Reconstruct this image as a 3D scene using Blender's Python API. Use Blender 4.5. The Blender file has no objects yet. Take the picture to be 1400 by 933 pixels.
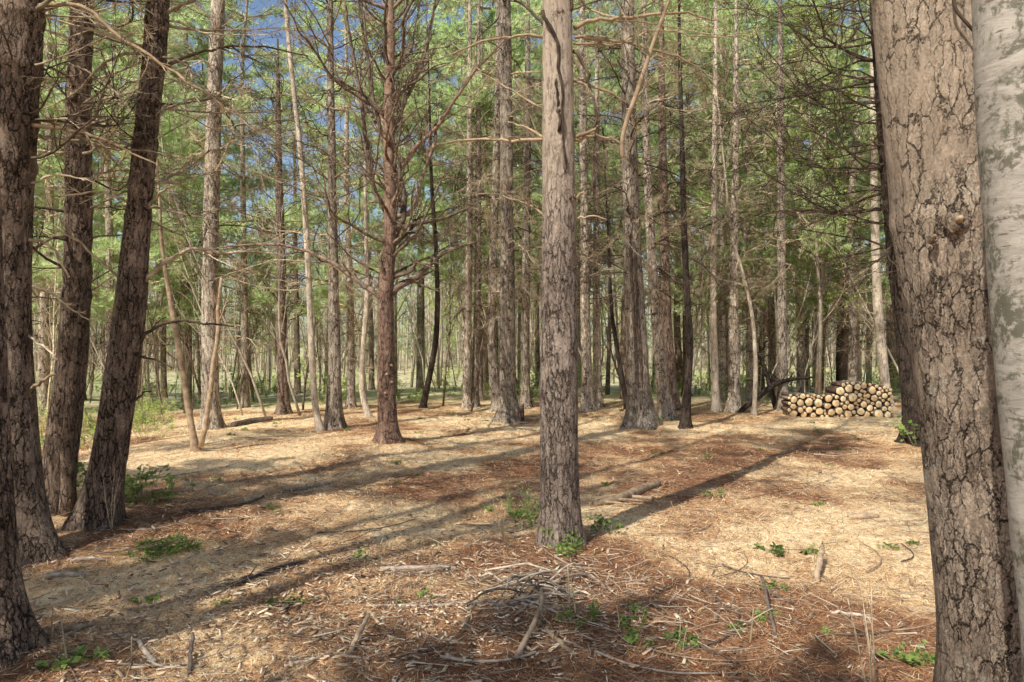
import bpy, math, random
import numpy as np
from mathutils import Vector, Matrix

sc = bpy.context.scene
col = sc.collection
R = math.radians
F = 26.0 / 36.0 * 1400.0
CX, CY, CH = 700.0, 466.5, 1.6
PI2 = 2 * math.pi

# ------------------------------------------------------------------ noise + terrain
def _hash(ix, iy, s):
    h = (ix.astype(np.int64) * 374761393 + iy.astype(np.int64) * 668265263 + s * 974634777) & 0xffffffff
    h = ((h ^ (h >> 13)) * 1274126177) & 0xffffffff
    h = h ^ (h >> 16)
    return (h & 0xffff) / 65535.0

def vnoise(x, y, s=0):
    x = np.asarray(x, float); y = np.asarray(y, float)
    ix = np.floor(x); iy = np.floor(y); fx = x - ix; fy = y - iy
    fx = fx * fx * (3 - 2 * fx); fy = fy * fy * (3 - 2 * fy)
    a = _hash(ix, iy, s); b = _hash(ix + 1, iy, s); c = _hash(ix, iy + 1, s); d = _hash(ix + 1, iy + 1, s)
    return (a * (1 - fx) + b * fx) * (1 - fy) + (c * (1 - fx) + d * fx) * fy - 0.5

def sstep(t):
    t = np.clip(t, 0, 1); return t * t * (3 - 2 * t)

MOUNDS = [(0.38, 5.75, 0.07, 0.55), (-3.6, 6.3, 0.07, 0.6), (6.6, 12.0, 0.10, 0.7), (1.9, 2.9, 0.06, 0.5),
          (3.5, 11.4, 0.07, 0.35), (2.4, 14.1, 0.10, 0.8), (-1.96, 11.6, 0.05, 0.5), (-2.6, 3.7, 0.07, 0.5),
          (-0.05, 15.0, 0.10, 0.6)]

def G(x, y):
    x = np.asarray(x, float); y = np.asarray(y, float)
    z = -1.5 * sstep((y - 17) / 40.0) - 0.35 * sstep((-x - 3.0) / 9.0)
    z = z + 0.16 * vnoise(x * 0.22 + 5, y * 0.22 + 9, 1) * sstep((y - 2) / 6)
    z = z + 0.07 * vnoise(x * 0.8, y * 0.8, 2) + 0.035 * vnoise(x * 2.3, y * 2.3, 3)
    for mx, my, h, r in MOUNDS:
        z = z + h * np.exp(-((x - mx) ** 2 + (y - my) ** 2) / (r * r))
    return z

def Gf(x, y): return float(G(x, y))

def P(px, py, d): return np.array([(px - CX) / F * d, d, CH - (py - CY) / F * d])

def ground_at(px, py):
    d = 1.2; step = 0.05
    while d < 200:
        p = P(px, py, d)
        if p[2] < Gf(p[0], p[1]): break
        d += step
    lo, hi = d - step, d
    for _ in range(20):
        m = (lo + hi) / 2; p = P(px, py, m)
        if p[2] < Gf(p[0], p[1]): hi = m
        else: lo = m
    return P(px, py, hi)

def straw(x, y):
    """0 = red-brown needle mat, 1 = bleached straw; shade and sun partly painted in"""
    w_ = 0.50 + 0.9 * vnoise(x * 0.45 + 3, y * 0.45, 50) + 1.1 * vnoise(x * 1.3, y * 1.3, 51) + 0.45 * vnoise(x * 4, y * 4, 52)
    for mx, my, r, a in ((0.9, 4.0, 1.5, -.75), (0.4, 5.7, .7, -.5), (2.0, 3.6, 1.0, -.45), (-.9, 4.0, 1.2, -.45), (-2.4, 6.6, 1.3, -.4), (-2.4, 3.6, 1.0, -.2), (2.9, 6.2, 1.5, .7), (-1.9, 5.0, .8, .4), (-2.2, 10.5, 2.2, .5), (5.6, 14.5, 1.6, .5), (1.2, 9.4, 1.6, -.12), (5.0, 11.3, 1.4, -.15)):  # shaded zones painted redder and sunlit ones paler, plus needle drop at trunks
        w_ = w_ + a * np.exp(-((x - mx) ** 2 + (y - my) ** 2) / (r * r))
    return np.clip(w_, 0, 1)

# ------------------------------------------------------------------ mesh builder
class MB:
    def __init__(s):
        s.V = []; s.Q = []; s.T = []; s.C = []; s.n = 0; s.usecol = False
    def add(s, V, Q=None, T=None, color=None):
        V = np.asarray(V, float)
        s.V.append(V)
        if Q is not None and len(Q): s.Q.append(np.asarray(Q, np.int64) + s.n)
        if T is not None and len(T): s.T.append(np.asarray(T, np.int64) + s.n)
        if color is not None:
            s.usecol = True
            c = np.asarray(color, float)
            if c.ndim == 1: c = np.tile(c, (len(V), 1))
            s.C.append(c)
        s.n += len(V)
    def tube(s, pts, rad, n=6, cap=True, mod=None, color=None):
        pts = np.asarray(pts, float); rad = np.asarray(rad, float); k = len(pts)
        t = np.gradient(pts, axis=0); t /= (np.linalg.norm(t, axis=1)[:, None] + 1e-9)
        ref = np.array([0.31, 0.92, 0.12]) if abs(t[0][2]) > 0.5 else np.array([0.1, 0.05, 1.0])
        u = np.cross(t, ref); u /= (np.linalg.norm(u, axis=1)[:, None] + 1e-9)
        v = np.cross(t, u)
        a = np.arange(n) * PI2 / n
        rr = rad[:, None] * (mod if mod is not None else 1.0) * np.ones((k, n))
        V = pts[:, None, :] + rr[:, :, None] * (np.cos(a)[None, :, None] * u[:, None, :] + np.sin(a)[None, :, None] * v[:, None, :])
        V = V.reshape(-1, 3)
        i = np.arange(k - 1)[:, None] * n; j = np.arange(n)[None, :]; j2 = (j + 1) % n
        Q = np.stack([i + j, i + j2, i + n + j2, i + n + j], -1).reshape(-1, 4)
        T = None
        if cap:
            V = np.vstack([V, pts[-1] + t[-1] * rad[-1] * 0.3, pts[0]])
            jj = np.arange(n)
            T = np.stack([(k - 1) * n + jj, (k - 1) * n + (jj + 1) % n, np.full(n, k * n)], -1)
            T2 = np.stack([(jj + 1) % n, jj, np.full(n, k * n + 1)], -1)
            T = np.vstack([T, T2])
        s.add(V, Q, T, color)
    def mesh(s, name, mats, smooth=True):
        me = bpy.data.meshes.new(name)
        V = np.vstack(s.V) if s.V else np.zeros((0, 3))
        Q = np.vstack(s.Q) if s.Q else np.zeros((0, 4), np.int64)
        T = np.vstack(s.T) if s.T else np.zeros((0, 3), np.int64)
        me.vertices.add(len(V)); me.vertices.foreach_set('co', V.astype(np.float32).ravel())
        loops = np.concatenate([Q.ravel(), T.ravel()]).astype(np.int32)
        me.loops.add(len(loops)); me.loops.foreach_set('vertex_index', loops)
        starts = np.concatenate([np.arange(len(Q)) * 4, len(Q) * 4 + np.arange(len(T)) * 3]).astype(np.int32)
        me.polygons.add(len(starts)); me.polygons.foreach_set('loop_start', starts)
        me.update(calc_edges=True)
        if smooth: me.polygons.foreach_set('use_smooth', np.ones(len(starts), bool))
        if s.usecol:
            C = np.vstack(s.C); C = np.hstack([C, np.ones((len(C), 1))])
            at = me.color_attributes.new('Col', 'FLOAT_COLOR', 'POINT')
            at.data.foreach_set('color', C.astype(np.float32).ravel())
        for m in (mats if isinstance(mats, (list, tuple)) else [mats]): me.materials.append(m)
        return me

def tag(o, label=None, cat=None, group=None, kind=None):
    if label: o['label'] = label
    if cat: o['category'] = cat
    if group: o['group'] = group
    if kind: o['kind'] = kind
    return o

def link(name, me, parent=None, loc=(0, 0, 0), rot=(0, 0, 0), scale=None):
    o = bpy.data.objects.new(name, me); col.objects.link(o)
    o.location = loc; o.rotation_euler = rot
    if scale is not None: o.scale = (scale,) * 3 if np.isscalar(scale) else scale
    if parent: o.parent = parent
    return o

def empty(name, loc, label, cat, group=None, rz=0):
    o = bpy.data.objects.new(name, None); col.objects.link(o)
    o.location = tuple(loc); o.rotation_euler = (0, 0, rz); o.empty_display_size = 0.2
    return tag(o, label, cat, group)

def copy_tree(root, loc, rz, scale=1.0, label=None, group=None):
    r = root.copy(); col.objects.link(r); r.location = tuple(loc); r.rotation_euler = (0, 0, rz); r.scale = (scale,) * 3
    if label: r['label'] = label
    if group: r['group'] = group
    for ch in list(root.children):
        c = ch.copy(); col.objects.link(c); c.parent = r
        for g in list(ch.children):
            d = g.copy(); col.objects.link(d); d.parent = c
    return r

# ------------------------------------------------------------------ materials
def newmat(name):
    m = bpy.data.materials.new(name); m.use_nodes = True
    nt = m.node_tree; nt.nodes.clear()
    out = nt.nodes.new('ShaderNodeOutputMaterial')
    b = nt.nodes.new('ShaderNodeBsdfPrincipled'); nt.links.new(b.outputs[0], out.inputs[0])
    b.inputs['Roughness'].default_value = 0.9
    b.inputs['Specular IOR Level'].default_value = 0.15
    return m, nt, b, out

def N(nt, t, **kw):
    n = nt.nodes.new(t)
    for k, v in kw.items():
        if k in n.inputs.keys() if hasattr(n.inputs, 'keys') else False: n.inputs[k].default_value = v
        else: setattr(n, k, v)
    return n

def L(nt, a, b): nt.links.new(a, b)

def math_n(nt, op, a, b=None, clamp=False):
    n = nt.nodes.new('ShaderNodeMath'); n.operation = op; n.use_clamp = clamp
    for i, v in enumerate((a, b)):
        if v is None: continue
        if isinstance(v, (int, float)): n.inputs[i].default_value = v
        else: L(nt, v, n.inputs[i])
    return n.outputs[0]

def mix_c(nt, fac, a, b, mode='MIX'):
    n = nt.nodes.new('ShaderNodeMix'); n.data_type = 'RGBA'; n.blend_type = mode
    for idx, v in ((0, fac), (6, a), (7, b)):
        if isinstance(v, (int, float)): n.inputs[idx].default_value = v
        elif isinstance(v, tuple): n.inputs[idx].default_value = (*v, 1)
        else: L(nt, v, n.inputs[idx])
    return n.outputs[2]

def maprange(nt, v, a, b, c=0.0, d=1.0, smooth=True):
    n = nt.nodes.new('ShaderNodeMapRange'); n.interpolation_type = 'SMOOTHSTEP' if smooth else 'LINEAR'
    L(nt, v, n.inputs[0])
    for i, x in enumerate((a, b, c, d)): n.inputs[i + 1].default_value = x
    return n.outputs[0]

def noise_n(nt, vec, scale, detail=4, rough=0.55, dist=0.0):
    n = nt.nodes.new('ShaderNodeTexNoise'); L(nt, vec, n.inputs['Vector'])
    n.inputs['Scale'].default_value = scale; n.inputs['Detail'].default_value = detail
    n.inputs['Roughness'].default_value = rough; n.inputs['Distortion'].default_value = dist
    return n

def bark(name, c_plate, c_plate2, c_fis, scale=22.0, zs=0.3, disp=0.0, bump=0.6, lichen=0.0, fis=0.10, rnd=0.0, smooth=None):
    m, nt, b, out = newmat(name)
    tc = nt.nodes.new('ShaderNodeTexCoord'); oc = tc.outputs['Object']
    dn = noise_n(nt, oc, 20, 5, 0.75)
    sub = nt.nodes.new('ShaderNodeVectorMath'); sub.operation = 'SUBTRACT'; L(nt, dn.outputs['Color'], sub.inputs[0]); sub.inputs[1].default_value = (.5, .5, .5)
    sc_ = nt.nodes.new('ShaderNodeVectorMath'); sc_.operation = 'SCALE'; L(nt, sub.outputs[0], sc_.inputs[0]); sc_.inputs['Scale'].default_value = 0.055
    ad = nt.nodes.new('ShaderNodeVectorMath'); L(nt, oc, ad.inputs[0]); L(nt, sc_.outputs[0], ad.inputs[1])
    mp = nt.nodes.new('ShaderNodeMapping'); L(nt, ad.outputs[0], mp.inputs[0]); mp.inputs['Scale'].default_value = (1, 1, zs)
    v = nt.nodes.new('ShaderNodeTexVoronoi'); v.feature = 'DISTANCE_TO_EDGE'; L(nt, mp.outputs[0], v.inputs['Vector']); v.inputs['Scale'].default_value = scale
    v2 = nt.nodes.new('ShaderNodeTexVoronoi'); v2.feature = 'DISTANCE_TO_EDGE'; L(nt, mp.outputs[0], v2.inputs['Vector']); v2.inputs['Scale'].default_value = scale * 2.6
    vc = nt.nodes.new('ShaderNodeTexVoronoi'); L(nt, mp.outputs[0], vc.inputs['Vector']); vc.inputs['Scale'].default_value = scale
    wn = noise_n(nt, oc, 5.5, 3, 0.6); wn2 = noise_n(nt, mp.outputs[0], 17, 3, 0.6)
    wid = math_n(nt, 'ADD', math_n(nt, 'MULTIPLY', maprange(nt, wn.outputs[0], .32, .68), 0.9), math_n(nt, 'MULTIPLY', maprange(nt, wn2.outputs[0], .35, .65), 0.7))
    wid = math_n(nt, 'MAXIMUM', math_n(nt, 'SUBTRACT', wid, 0.18), 0.01)
    f1 = maprange(nt, math_n(nt, 'DIVIDE', v.outputs['Distance'], wid), 0.0, fis)
    f2 = maprange(nt, math_n(nt, 'DIVIDE', v2.outputs['Distance'], wid), 0.0, fis * 1.0)
    big = noise_n(nt, oc, 2.3, 4)
    fine = noise_n(nt, oc, 90, 5, 0.65)
    mid = noise_n(nt, mp.outputs[0], scale * 1.3, 4, 0.6)
    t = maprange(nt, big.outputs[0], 0.35, 0.65)
    sepc = nt.nodes.new('ShaderNodeSeparateColor'); L(nt, vc.outputs['Color'], sepc.inputs[0])
    t = math_n(nt, 'ADD', math_n(nt, 'MULTIPLY', t, 0.5), math_n(nt, 'MULTIPLY', sepc.outputs[0], 0.5))
    plate = mix_c(nt, t, c_plate, c_plate2)
    shade = maprange(nt, fine.outputs[0], 0.3, 0.7, 0.62, 1.3, False)
    shade2 = maprange(nt, mid.outputs[0], 0.3, 0.7, 0.7, 1.25, False)
    sh = math_n(nt, 'MULTIPLY', shade, shade2)
    if rnd:
        oi = nt.nodes.new('ShaderNodeObjectInfo')
        sh = math_n(nt, 'MULTIPLY', sh, maprange(nt, oi.outputs['Random'], 0, 1, 1 - rnd, 1 + rnd, False))
    cb = nt.nodes.new('ShaderNodeCombineColor')
    for i in range(3): L(nt, sh, cb.inputs[i])
    plate = mix_c(nt, 1.0, plate, cb.outputs[0], 'MULTIPLY')
    if lichen:
        ln = noise_n(nt, oc, 9, 6, 0.7); lm = maprange(nt, ln.outputs[0], 0.56, 0.68)
        lf = noise_n(nt, oc, 60, 3); lm2 = maprange(nt, lf.outputs[0], 0.45, 0.6)
        plate = mix_c(nt, math_n(nt, 'MULTIPLY', math_n(nt, 'MULTIPLY', lm, lm2), lichen), plate, (0.42, 0.44, 0.38))
    vf = nt.nodes.new('ShaderNodeTexVoronoi'); L(nt, ad.outputs[0], vf.inputs['Vector']); vf.inputs['Scale'].default_value = scale * 2.1
    mpf = nt.nodes.new('ShaderNodeMapping'); L(nt, ad.outputs[0], mpf.inputs[0]); mpf.inputs['Scale'].default_value = (1, 1, .55); L(nt, mpf.outputs[0], vf.inputs['Vector'])
    vg = nt.nodes.new('ShaderNodeTexVoronoi'); L(nt, mpf.outputs[0], vg.inputs['Vector']); vg.inputs['Scale'].default_value = scale * 4.3
    sf = nt.nodes.new('ShaderNodeSeparateColor'); L(nt, vf.outputs['Color'], sf.inputs[0]); sg = nt.nodes.new('ShaderNodeSeparateColor'); L(nt, vg.outputs['Color'], sg.inputs[0])
    flake = math_n(nt, 'ADD', math_n(nt, 'MULTIPLY', sf.outputs[0], .6), math_n(nt, 'MULTIPLY', sg.outputs[0], .4))
    fk = maprange(nt, flake, 0, 1, .72, 1.25, False); cf = nt.nodes.new('ShaderNodeCombineColor')
    for i in range(3): L(nt, fk, cf.inputs[i])
    plate = mix_c(nt, 1.0, plate, cf.outputs[0], 'MULTIPLY')
    ff = math_n(nt, 'MULTIPLY', f1, math_n(nt, 'ADD', math_n(nt, 'MULTIPLY', f2, 0.45), 0.55))
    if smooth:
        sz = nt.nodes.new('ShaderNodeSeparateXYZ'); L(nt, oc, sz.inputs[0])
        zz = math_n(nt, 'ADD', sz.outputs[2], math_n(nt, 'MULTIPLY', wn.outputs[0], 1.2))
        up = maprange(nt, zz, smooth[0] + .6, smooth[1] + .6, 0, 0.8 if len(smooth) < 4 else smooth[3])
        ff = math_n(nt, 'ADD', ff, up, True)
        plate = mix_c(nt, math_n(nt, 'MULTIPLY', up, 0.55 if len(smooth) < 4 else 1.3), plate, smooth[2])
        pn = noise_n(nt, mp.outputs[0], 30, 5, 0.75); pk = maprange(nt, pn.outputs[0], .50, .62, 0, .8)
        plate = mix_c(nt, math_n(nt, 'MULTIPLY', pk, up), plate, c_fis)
    c = mix_c(nt, ff, c_fis, plate)
    L(nt, c, b.inputs['Base Color'])
    h = math_n(nt, 'ADD', math_n(nt, 'MULTIPLY', ff, 0.6), math_n(nt, 'MULTIPLY', mid.outputs[0], 0.5))
    h2 = math_n(nt, 'ADD', math_n(nt, 'ADD', h, math_n(nt, 'MULTIPLY', fine.outputs[0], 0.45)), math_n(nt, 'MULTIPLY', flake, 0.45))
    bp = nt.nodes.new('ShaderNodeBump'); bp.inputs['Strength'].default_value = bump; bp.inputs['Distance'].default_value = 0.012
    L(nt, h2, bp.inputs['Height']); L(nt, bp.outputs[0], b.inputs['Normal'])
    if disp:
        dnode = nt.nodes.new('ShaderNodeDisplacement'); dnode.inputs['Midlevel'].default_value = 0.6; dnode.inputs['Scale'].default_value = disp
        L(nt, h, dnode.inputs['Height']); L(nt, dnode.outputs[0], out.inputs['Displacement'])
        m.displacement_method = 'BOTH'
    return m

def wood(name, c1, c2, rnd=0.25, scale=14):
    m, nt, b, out = newmat(name)
    tc = nt.nodes.new('ShaderNodeTexCoord')
    n1 = noise_n(nt, tc.outputs['Object'], scale, 4, 0.65)
    oi = nt.nodes.new('ShaderNodeObjectInfo')
    c = mix_c(nt, maprange(nt, n1.outputs[0], 0.35, 0.65), c1, c2)
    k = maprange(nt, oi.outputs['Random'], 0, 1, 1 - rnd, 1 + rnd, False)
    cb = nt.nodes.new('ShaderNodeCombineColor')
    for i in range(3): L(nt, k, cb.inputs[i])
    c = mix_c(nt, 1.0, c, cb.outputs[0], 'MULTIPLY')
    L(nt, c, b.inputs['Base Color'])
    bp = nt.nodes.new('ShaderNodeBump'); bp.inputs['Strength'].default_value = 0.4; bp.inputs['Distance'].default_value = 0.004
    n2 = noise_n(nt, tc.outputs['Object'], 80, 3); L(nt, n2.outputs[0], bp.inputs['Height']); L(nt, bp.outputs[0], b.inputs['Normal'])
    return m

def leafmat(name, c1, c2, trans=0.45, rnd=0.3, scale=0.9):
    m, nt, b, out = newmat(name)
    geo = nt.nodes.new('ShaderNodeNewGeometry')
    n1 = noise_n(nt, geo.outputs['Position'], scale, 3, 0.6)
    oi = nt.nodes.new('ShaderNodeObjectInfo')
    c = mix_c(nt, maprange(nt, n1.outputs[0], 0.35, 0.65), c1, c2)
    k = math_n(nt, 'MULTIPLY', maprange(nt, oi.outputs['Random'], 0, 1, 1 - rnd, 1 + rnd, False), maprange(nt, geo.outputs['Random Per Island'], 0, 1, 0.72, 1.15, False))
    cb = nt.nodes.new('ShaderNodeCombineColor')
    for i in range(3): L(nt, k, cb.inputs[i])
    c = mix_c(nt, 1.0, c, cb.outputs[0], 'MULTIPLY')
    L(nt, c, b.inputs['Base Color']); b.inputs['Roughness'].default_value = 0.6
    vs = nt.nodes.new('ShaderNodeVectorMath'); vs.operation = 'SCALE'; L(nt, geo.outputs['Normal'], vs.inputs[0]); vs.inputs['Scale'].default_value = 0.55
    va = nt.nodes.new('ShaderNodeVectorMath'); L(nt, vs.outputs[0], va.inputs[0]); va.inputs[1].default_value = (0, 0, 0.8)
    vn = nt.nodes.new('ShaderNodeVectorMath'); vn.operation = 'NORMALIZE'; L(nt, va.outputs[0], vn.inputs[0]); L(nt, vn.outputs[0], b.inputs['Normal'])
    tr = nt.nodes.new('ShaderNodeBsdfTranslucent'); L(nt, c, tr.inputs[0])
    mx = nt.nodes.new('ShaderNodeMixShader'); mx.inputs[0].default_value = trans
    L(nt, b.outputs[0], mx.inputs[1]); L(nt, tr.outputs[0], mx.inputs[2]); L(nt, mx.outputs[0], out.inputs[0])
    return m

def vcolmat(name, rough=0.85, trans=0.0):
    m, nt, b, out = newmat(name)
    a = nt.nodes.new('ShaderNodeAttribute'); a.attribute_name = 'Col'
    geo = nt.nodes.new('ShaderNodeNewGeometry'); n1 = noise_n(nt, geo.outputs['Position'], 120, 2)
    k = maprange(nt, n1.outputs[0], 0.3, 0.7, 0.8, 1.3, False)
    cb = nt.nodes.new('ShaderNodeCombineColor')
    for i in range(3): L(nt, k, cb.inputs[i])
    c = mix_c(nt, 1.0, a.outputs[0], cb.outputs[0], 'MULTIPLY')
    L(nt, c, b.inputs['Base Color']); b.inputs['Roughness'].default_value = rough
    return m

M = {}
M['pine_near'] = bark('bark_pine_near', (0.20, 0.145, 0.105), (0.42, 0.325, 0.245), (0.05, 0.033, 0.024), 27, 0.25, disp=0.008, bump=1.0, lichen=0.8, fis=0.05, smooth=(1.5, 2.6, (0.66, 0.52, 0.38), .28))  # lower trunk's shade put into the bark colour: darker below, paler and smoother above
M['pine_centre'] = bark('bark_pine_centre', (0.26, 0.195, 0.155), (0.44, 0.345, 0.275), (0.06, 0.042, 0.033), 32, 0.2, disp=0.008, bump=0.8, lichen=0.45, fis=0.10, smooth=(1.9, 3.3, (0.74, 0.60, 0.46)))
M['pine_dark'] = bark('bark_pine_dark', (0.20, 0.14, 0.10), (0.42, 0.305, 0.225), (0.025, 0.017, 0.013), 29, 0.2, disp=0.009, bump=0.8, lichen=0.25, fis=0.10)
M['pine_mid'] = bark('bark_pine_mid', (0.38, 0.305, 0.23), (0.72, 0.60, 0.46), (0.05, 0.036, 0.026), 24, 0.22, bump=0.9, fis=0.14, rnd=0.3)
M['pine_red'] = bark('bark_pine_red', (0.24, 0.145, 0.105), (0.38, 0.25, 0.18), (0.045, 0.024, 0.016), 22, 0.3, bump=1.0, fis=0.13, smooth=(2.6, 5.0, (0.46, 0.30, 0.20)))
M['pine_brown'] = bark('bark_pine_brown', (0.24, 0.165, 0.12), (0.38, 0.275, 0.20), (0.04, 0.026, 0.018), 22, 0.25, bump=0.9, fis=0.13, rnd=0.3)
M['bark_black'] = bark('bark_shaded', (0.06, 0.045, 0.035), (0.11, 0.08, 0.062), (0.015, 0.011, 0.008), 22, 0.25, bump=0.9, fis=0.13)  # near-black bark, with the right leaning pine's shade put into its colour
M['bark_pale'] = bark('bark_pale_smooth', (0.50, 0.41, 0.31), (0.66, 0.56, 0.43), (0.22, 0.17, 0.12), 12, 0.2, bump=0.4, fis=0.05, rnd=0.3)
M['dead'] = wood('dead_wood', (0.27, 0.205, 0.135), (0.60, 0.48, 0.33), 0.45)
M['dead_dark'] = wood('dead_wood_dark', (0.05, 0.035, 0.026), (0.14, 0.10, 0.07), 0.35)
M['dead_tan'] = wood('dead_wood_tan', (0.28, 0.19, 0.12), (0.50, 0.37, 0.24), 0.15)
M['dead_red'] = wood('dead_wood_red', (0.10, 0.068, 0.05), (0.32, 0.235, 0.17), 0.35)
M['stick'] = wood('stick_wood', (0.28, 0.22, 0.17), (0.50, 0.42, 0.33), 0.4, 20)
M['stick_dark'] = wood('stick_wood_dark', (0.09, 0.065, 0.05), (0.2, 0.15, 0.115), 0.3, 20)
M['needles'] = leafmat('pine_needles', (0.66, 0.86, 0.34), (0.93, 1.0, 0.54), 0.5, 0.12)
M['needles_dark'] = leafmat('pine_needles_dark', (0.50, 0.72, 0.32), (0.80, 0.95, 0.46), 0.5, 0.16)
M['leaf'] = leafmat('spring_leaf', (0.46, 0.62, 0.10), (0.66, 0.76, 0.24), 0.5, 0.2)
M['leaf_green'] = leafmat('undergrowth_leaf', (0.14, 0.25, 0.05), (0.34, 0.45, 0.12), 0.4, 0.25)
M['litter'] = vcolmat('forest_litter')
M['stem'] = wood('plant_stem', (0.35, 0.28, 0.16), (0.5, 0.42, 0.28), 0.2)

def birch_mat():
    m, nt, b, out = newmat('bark_birch')
    tc = nt.nodes.new('ShaderNodeTexCoord'); oc = tc.outputs['Object']
    mp = nt.nodes.new('ShaderNodeMapping'); L(nt, oc, mp.inputs[0]); mp.inputs['Scale'].default_value = (1, 1, 3.2)
    n1 = noise_n(nt, mp.outputs[0], 9, 8, 0.8, 0.8)
    n2 = noise_n(nt, mp.outputs[0], 8, 7, 0.8, 1.2)
    mp2 = nt.nodes.new('ShaderNodeMapping'); L(nt, oc, mp2.inputs[0]); mp2.inputs['Scale'].default_value = (1, 1, 7)
    n3 = noise_n(nt, mp2.outputs[0], 11, 3, 0.6)
    base = mix_c(nt, maprange(nt, n1.outputs[0], 0.3, 0.7), (0.29, 0.255, 0.215), (0.49, 0.44, 0.375))
    n4 = noise_n(nt, oc, 7, 7, 0.8, 0.5); n5 = noise_n(nt, oc, 45, 3, 0.6)
    blot = math_n(nt, 'MULTIPLY', maprange(nt, n4.outputs[0], 0.47, 0.57), maprange(nt, n5.outputs[0], 0.36, 0.52))
    c = mix_c(nt, math_n(nt, 'MULTIPLY', blot, .85), base, (0.10, 0.095, 0.06))
    c = mix_c(nt, maprange(nt, n3.outputs[0], 0.62, 0.70, 0, 0.8), c, (0.13, 0.10, 0.08))
    L(nt, c, b.inputs['Base Color']); b.inputs['Roughness'].default_value = 0.7
    bp = nt.nodes.new('ShaderNodeBump'); bp.inputs['Strength'].default_value = 0.6; bp.inputs['Distance'].default_value = 0.006
    L(nt, n1.outputs[0], bp.inputs['Height']); L(nt, bp.outputs[0], b.inputs['Normal'])
    return m
M['birch'] = birch_mat()

def ground_mat():
    m, nt, b, out = newmat('forest_floor')
    geo = nt.nodes.new('ShaderNodeNewGeometry'); ps = geo.outputs['Position']
    big = noise_n(nt, ps, 0.55, 4, 0.6, 0.6)
    med = noise_n(nt, ps, 3.2, 5, 0.65, 0.5)
    mp = nt.nodes.new('ShaderNodeMapping'); L(nt, ps, mp.inputs[0]); mp.inputs['Scale'].default_value = (1, 0.25, 1); mp.inputs['Rotation'].default_value = (0, 0, 0.6)
    s1 = noise_n(nt, mp.outputs[0], 46, 4, 0.7, 1.5)
    mp2 = nt.nodes.new('ShaderNodeMapping'); L(nt, ps, mp2.inputs[0]); mp2.inputs['Scale'].default_value = (0.22, 1, 1); mp2.inputs['Rotation'].default_value = (0, 0, 0.35)
    s2 = noise_n(nt, mp2.outputs[0], 60, 4, 0.7, 1.2)
    at = nt.nodes.new('ShaderNodeAttribute'); at.attribute_name = 'Col'
    ws = math_n(nt, 'ADD', at.outputs['Fac'], math_n(nt, 'MULTIPLY', math_n(nt, 'SUBTRACT', med.outputs[0], 0.5), 1.3), True)
    c1 = mix_c(nt, maprange(nt, ws, 0.05, 0.6, smooth=False), (0.36, 0.17, 0.085), (0.98, 0.65, 0.33))
    c1 = mix_c(nt, maprange(nt, ws, 0.45, 0.95, smooth=False), c1, (1.0, 0.87, 0.55))
    st = math_n(nt, 'MULTIPLY', maprange(nt, s1.outputs[0], 0.36, 0.56), maprange(nt, s2.outputs[0], 0.34, 0.54))
    c2 = mix_c(nt, st, mix_c(nt, ws, (0.11, 0.055, 0.03), (0.70, 0.44, 0.24)), c1)
    hi = maprange(nt, s1.outputs[0], 0.60, 0.72)
    c2 = mix_c(nt, math_n(nt, 'MULTIPLY', hi, 0.6), c2, (0.90, 0.76, 0.54))
    sep = nt.nodes.new('ShaderNodeSeparateXYZ'); L(nt, ps, sep.inputs[0])
    far = maprange(nt, math_n(nt, 'ADD', sep.outputs[1], math_n(nt, 'MULTIPLY', med.outputs[0], 5)), 19.5, 26)
    gn = noise_n(nt, ps, 1.4, 4)
    green = mix_c(nt, maprange(nt, gn.outputs[0], 0.35, 0.6), (0.26, 0.34, 0.10), (0.62, 0.50, 0.32))
    c3 = mix_c(nt, far, c2, green)
    dd = noise_n(nt, ps, 1.1, 5, 0.7)
    c3 = mix_c(nt, maprange(nt, dd.outputs[0], 0.60, 0.72, 0, 0.4), c3, (0.20, 0.10, 0.06))
    L(nt, c3, b.inputs['Base Color']); b.inputs['Roughness'].default_value = 0.95
    h = math_n(nt, 'ADD', math_n(nt, 'MULTIPLY', st, 0.6), math_n(nt, 'MULTIPLY', med.outputs[0], 0.8))
    bp = nt.nodes.new('ShaderNodeBump'); bp.inputs['Strength'].default_value = 0.7; bp.inputs['Distance'].default_value = 0.006
    L(nt, h, bp.inputs['Height']); L(nt, bp.outputs[0], b.inputs['Normal'])
    return m
M['ground'] = ground_mat()

# ------------------------------------------------------------------ camera, light, sky
cd = bpy.data.cameras.new('camera'); cam = bpy.data.objects.new('camera', cd); col.objects.link(cam)
cam.location = (0, 0, CH); cam.rotation_euler = (R(90), 0, 0)
cd.lens = 26; cd.sensor_width = 36; cd.clip_start = 0.05; cd.clip_end = 2000
sc.camera = cam

AZ, EL = R(35), R(47)
sd = Vector((math.sin(AZ) * math.cos(EL), math.cos(AZ) * math.cos(EL), -math.sin(EL)))
sl = bpy.data.lights.new('sun', 'SUN'); so = bpy.data.objects.new('sun', sl); col.objects.link(so)
sl.energy = 5.0; sl.angle = R(0.5); sl.color = (1.0, 0.965, 0.88)
so.rotation_euler = sd.to_track_quat('-Z', 'Y').to_euler(); so.location = (-20, -20, 30)
w = bpy.data.worlds.new('World'); sc.world = w; w.use_nodes = True
nt = w.node_tree; bg = nt.nodes['Background']
sky = nt.nodes.new('ShaderNodeTexSky'); sky.sky_type = 'NISHITA'; sky.sun_disc = False
sky.sun_elevation = EL; sky.sun_rotation = math.pi + AZ; sky.air_density = 1.0; sky.dust_density = 1.4
nt.links.new(sky.outputs[0], bg.inputs[0]); bg.inputs[1].default_value = 0.15
sc.view_settings.view_transform = 'Standard'; sc.view_settings.look = 'None'; sc.view_settings.exposure = 0
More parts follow.
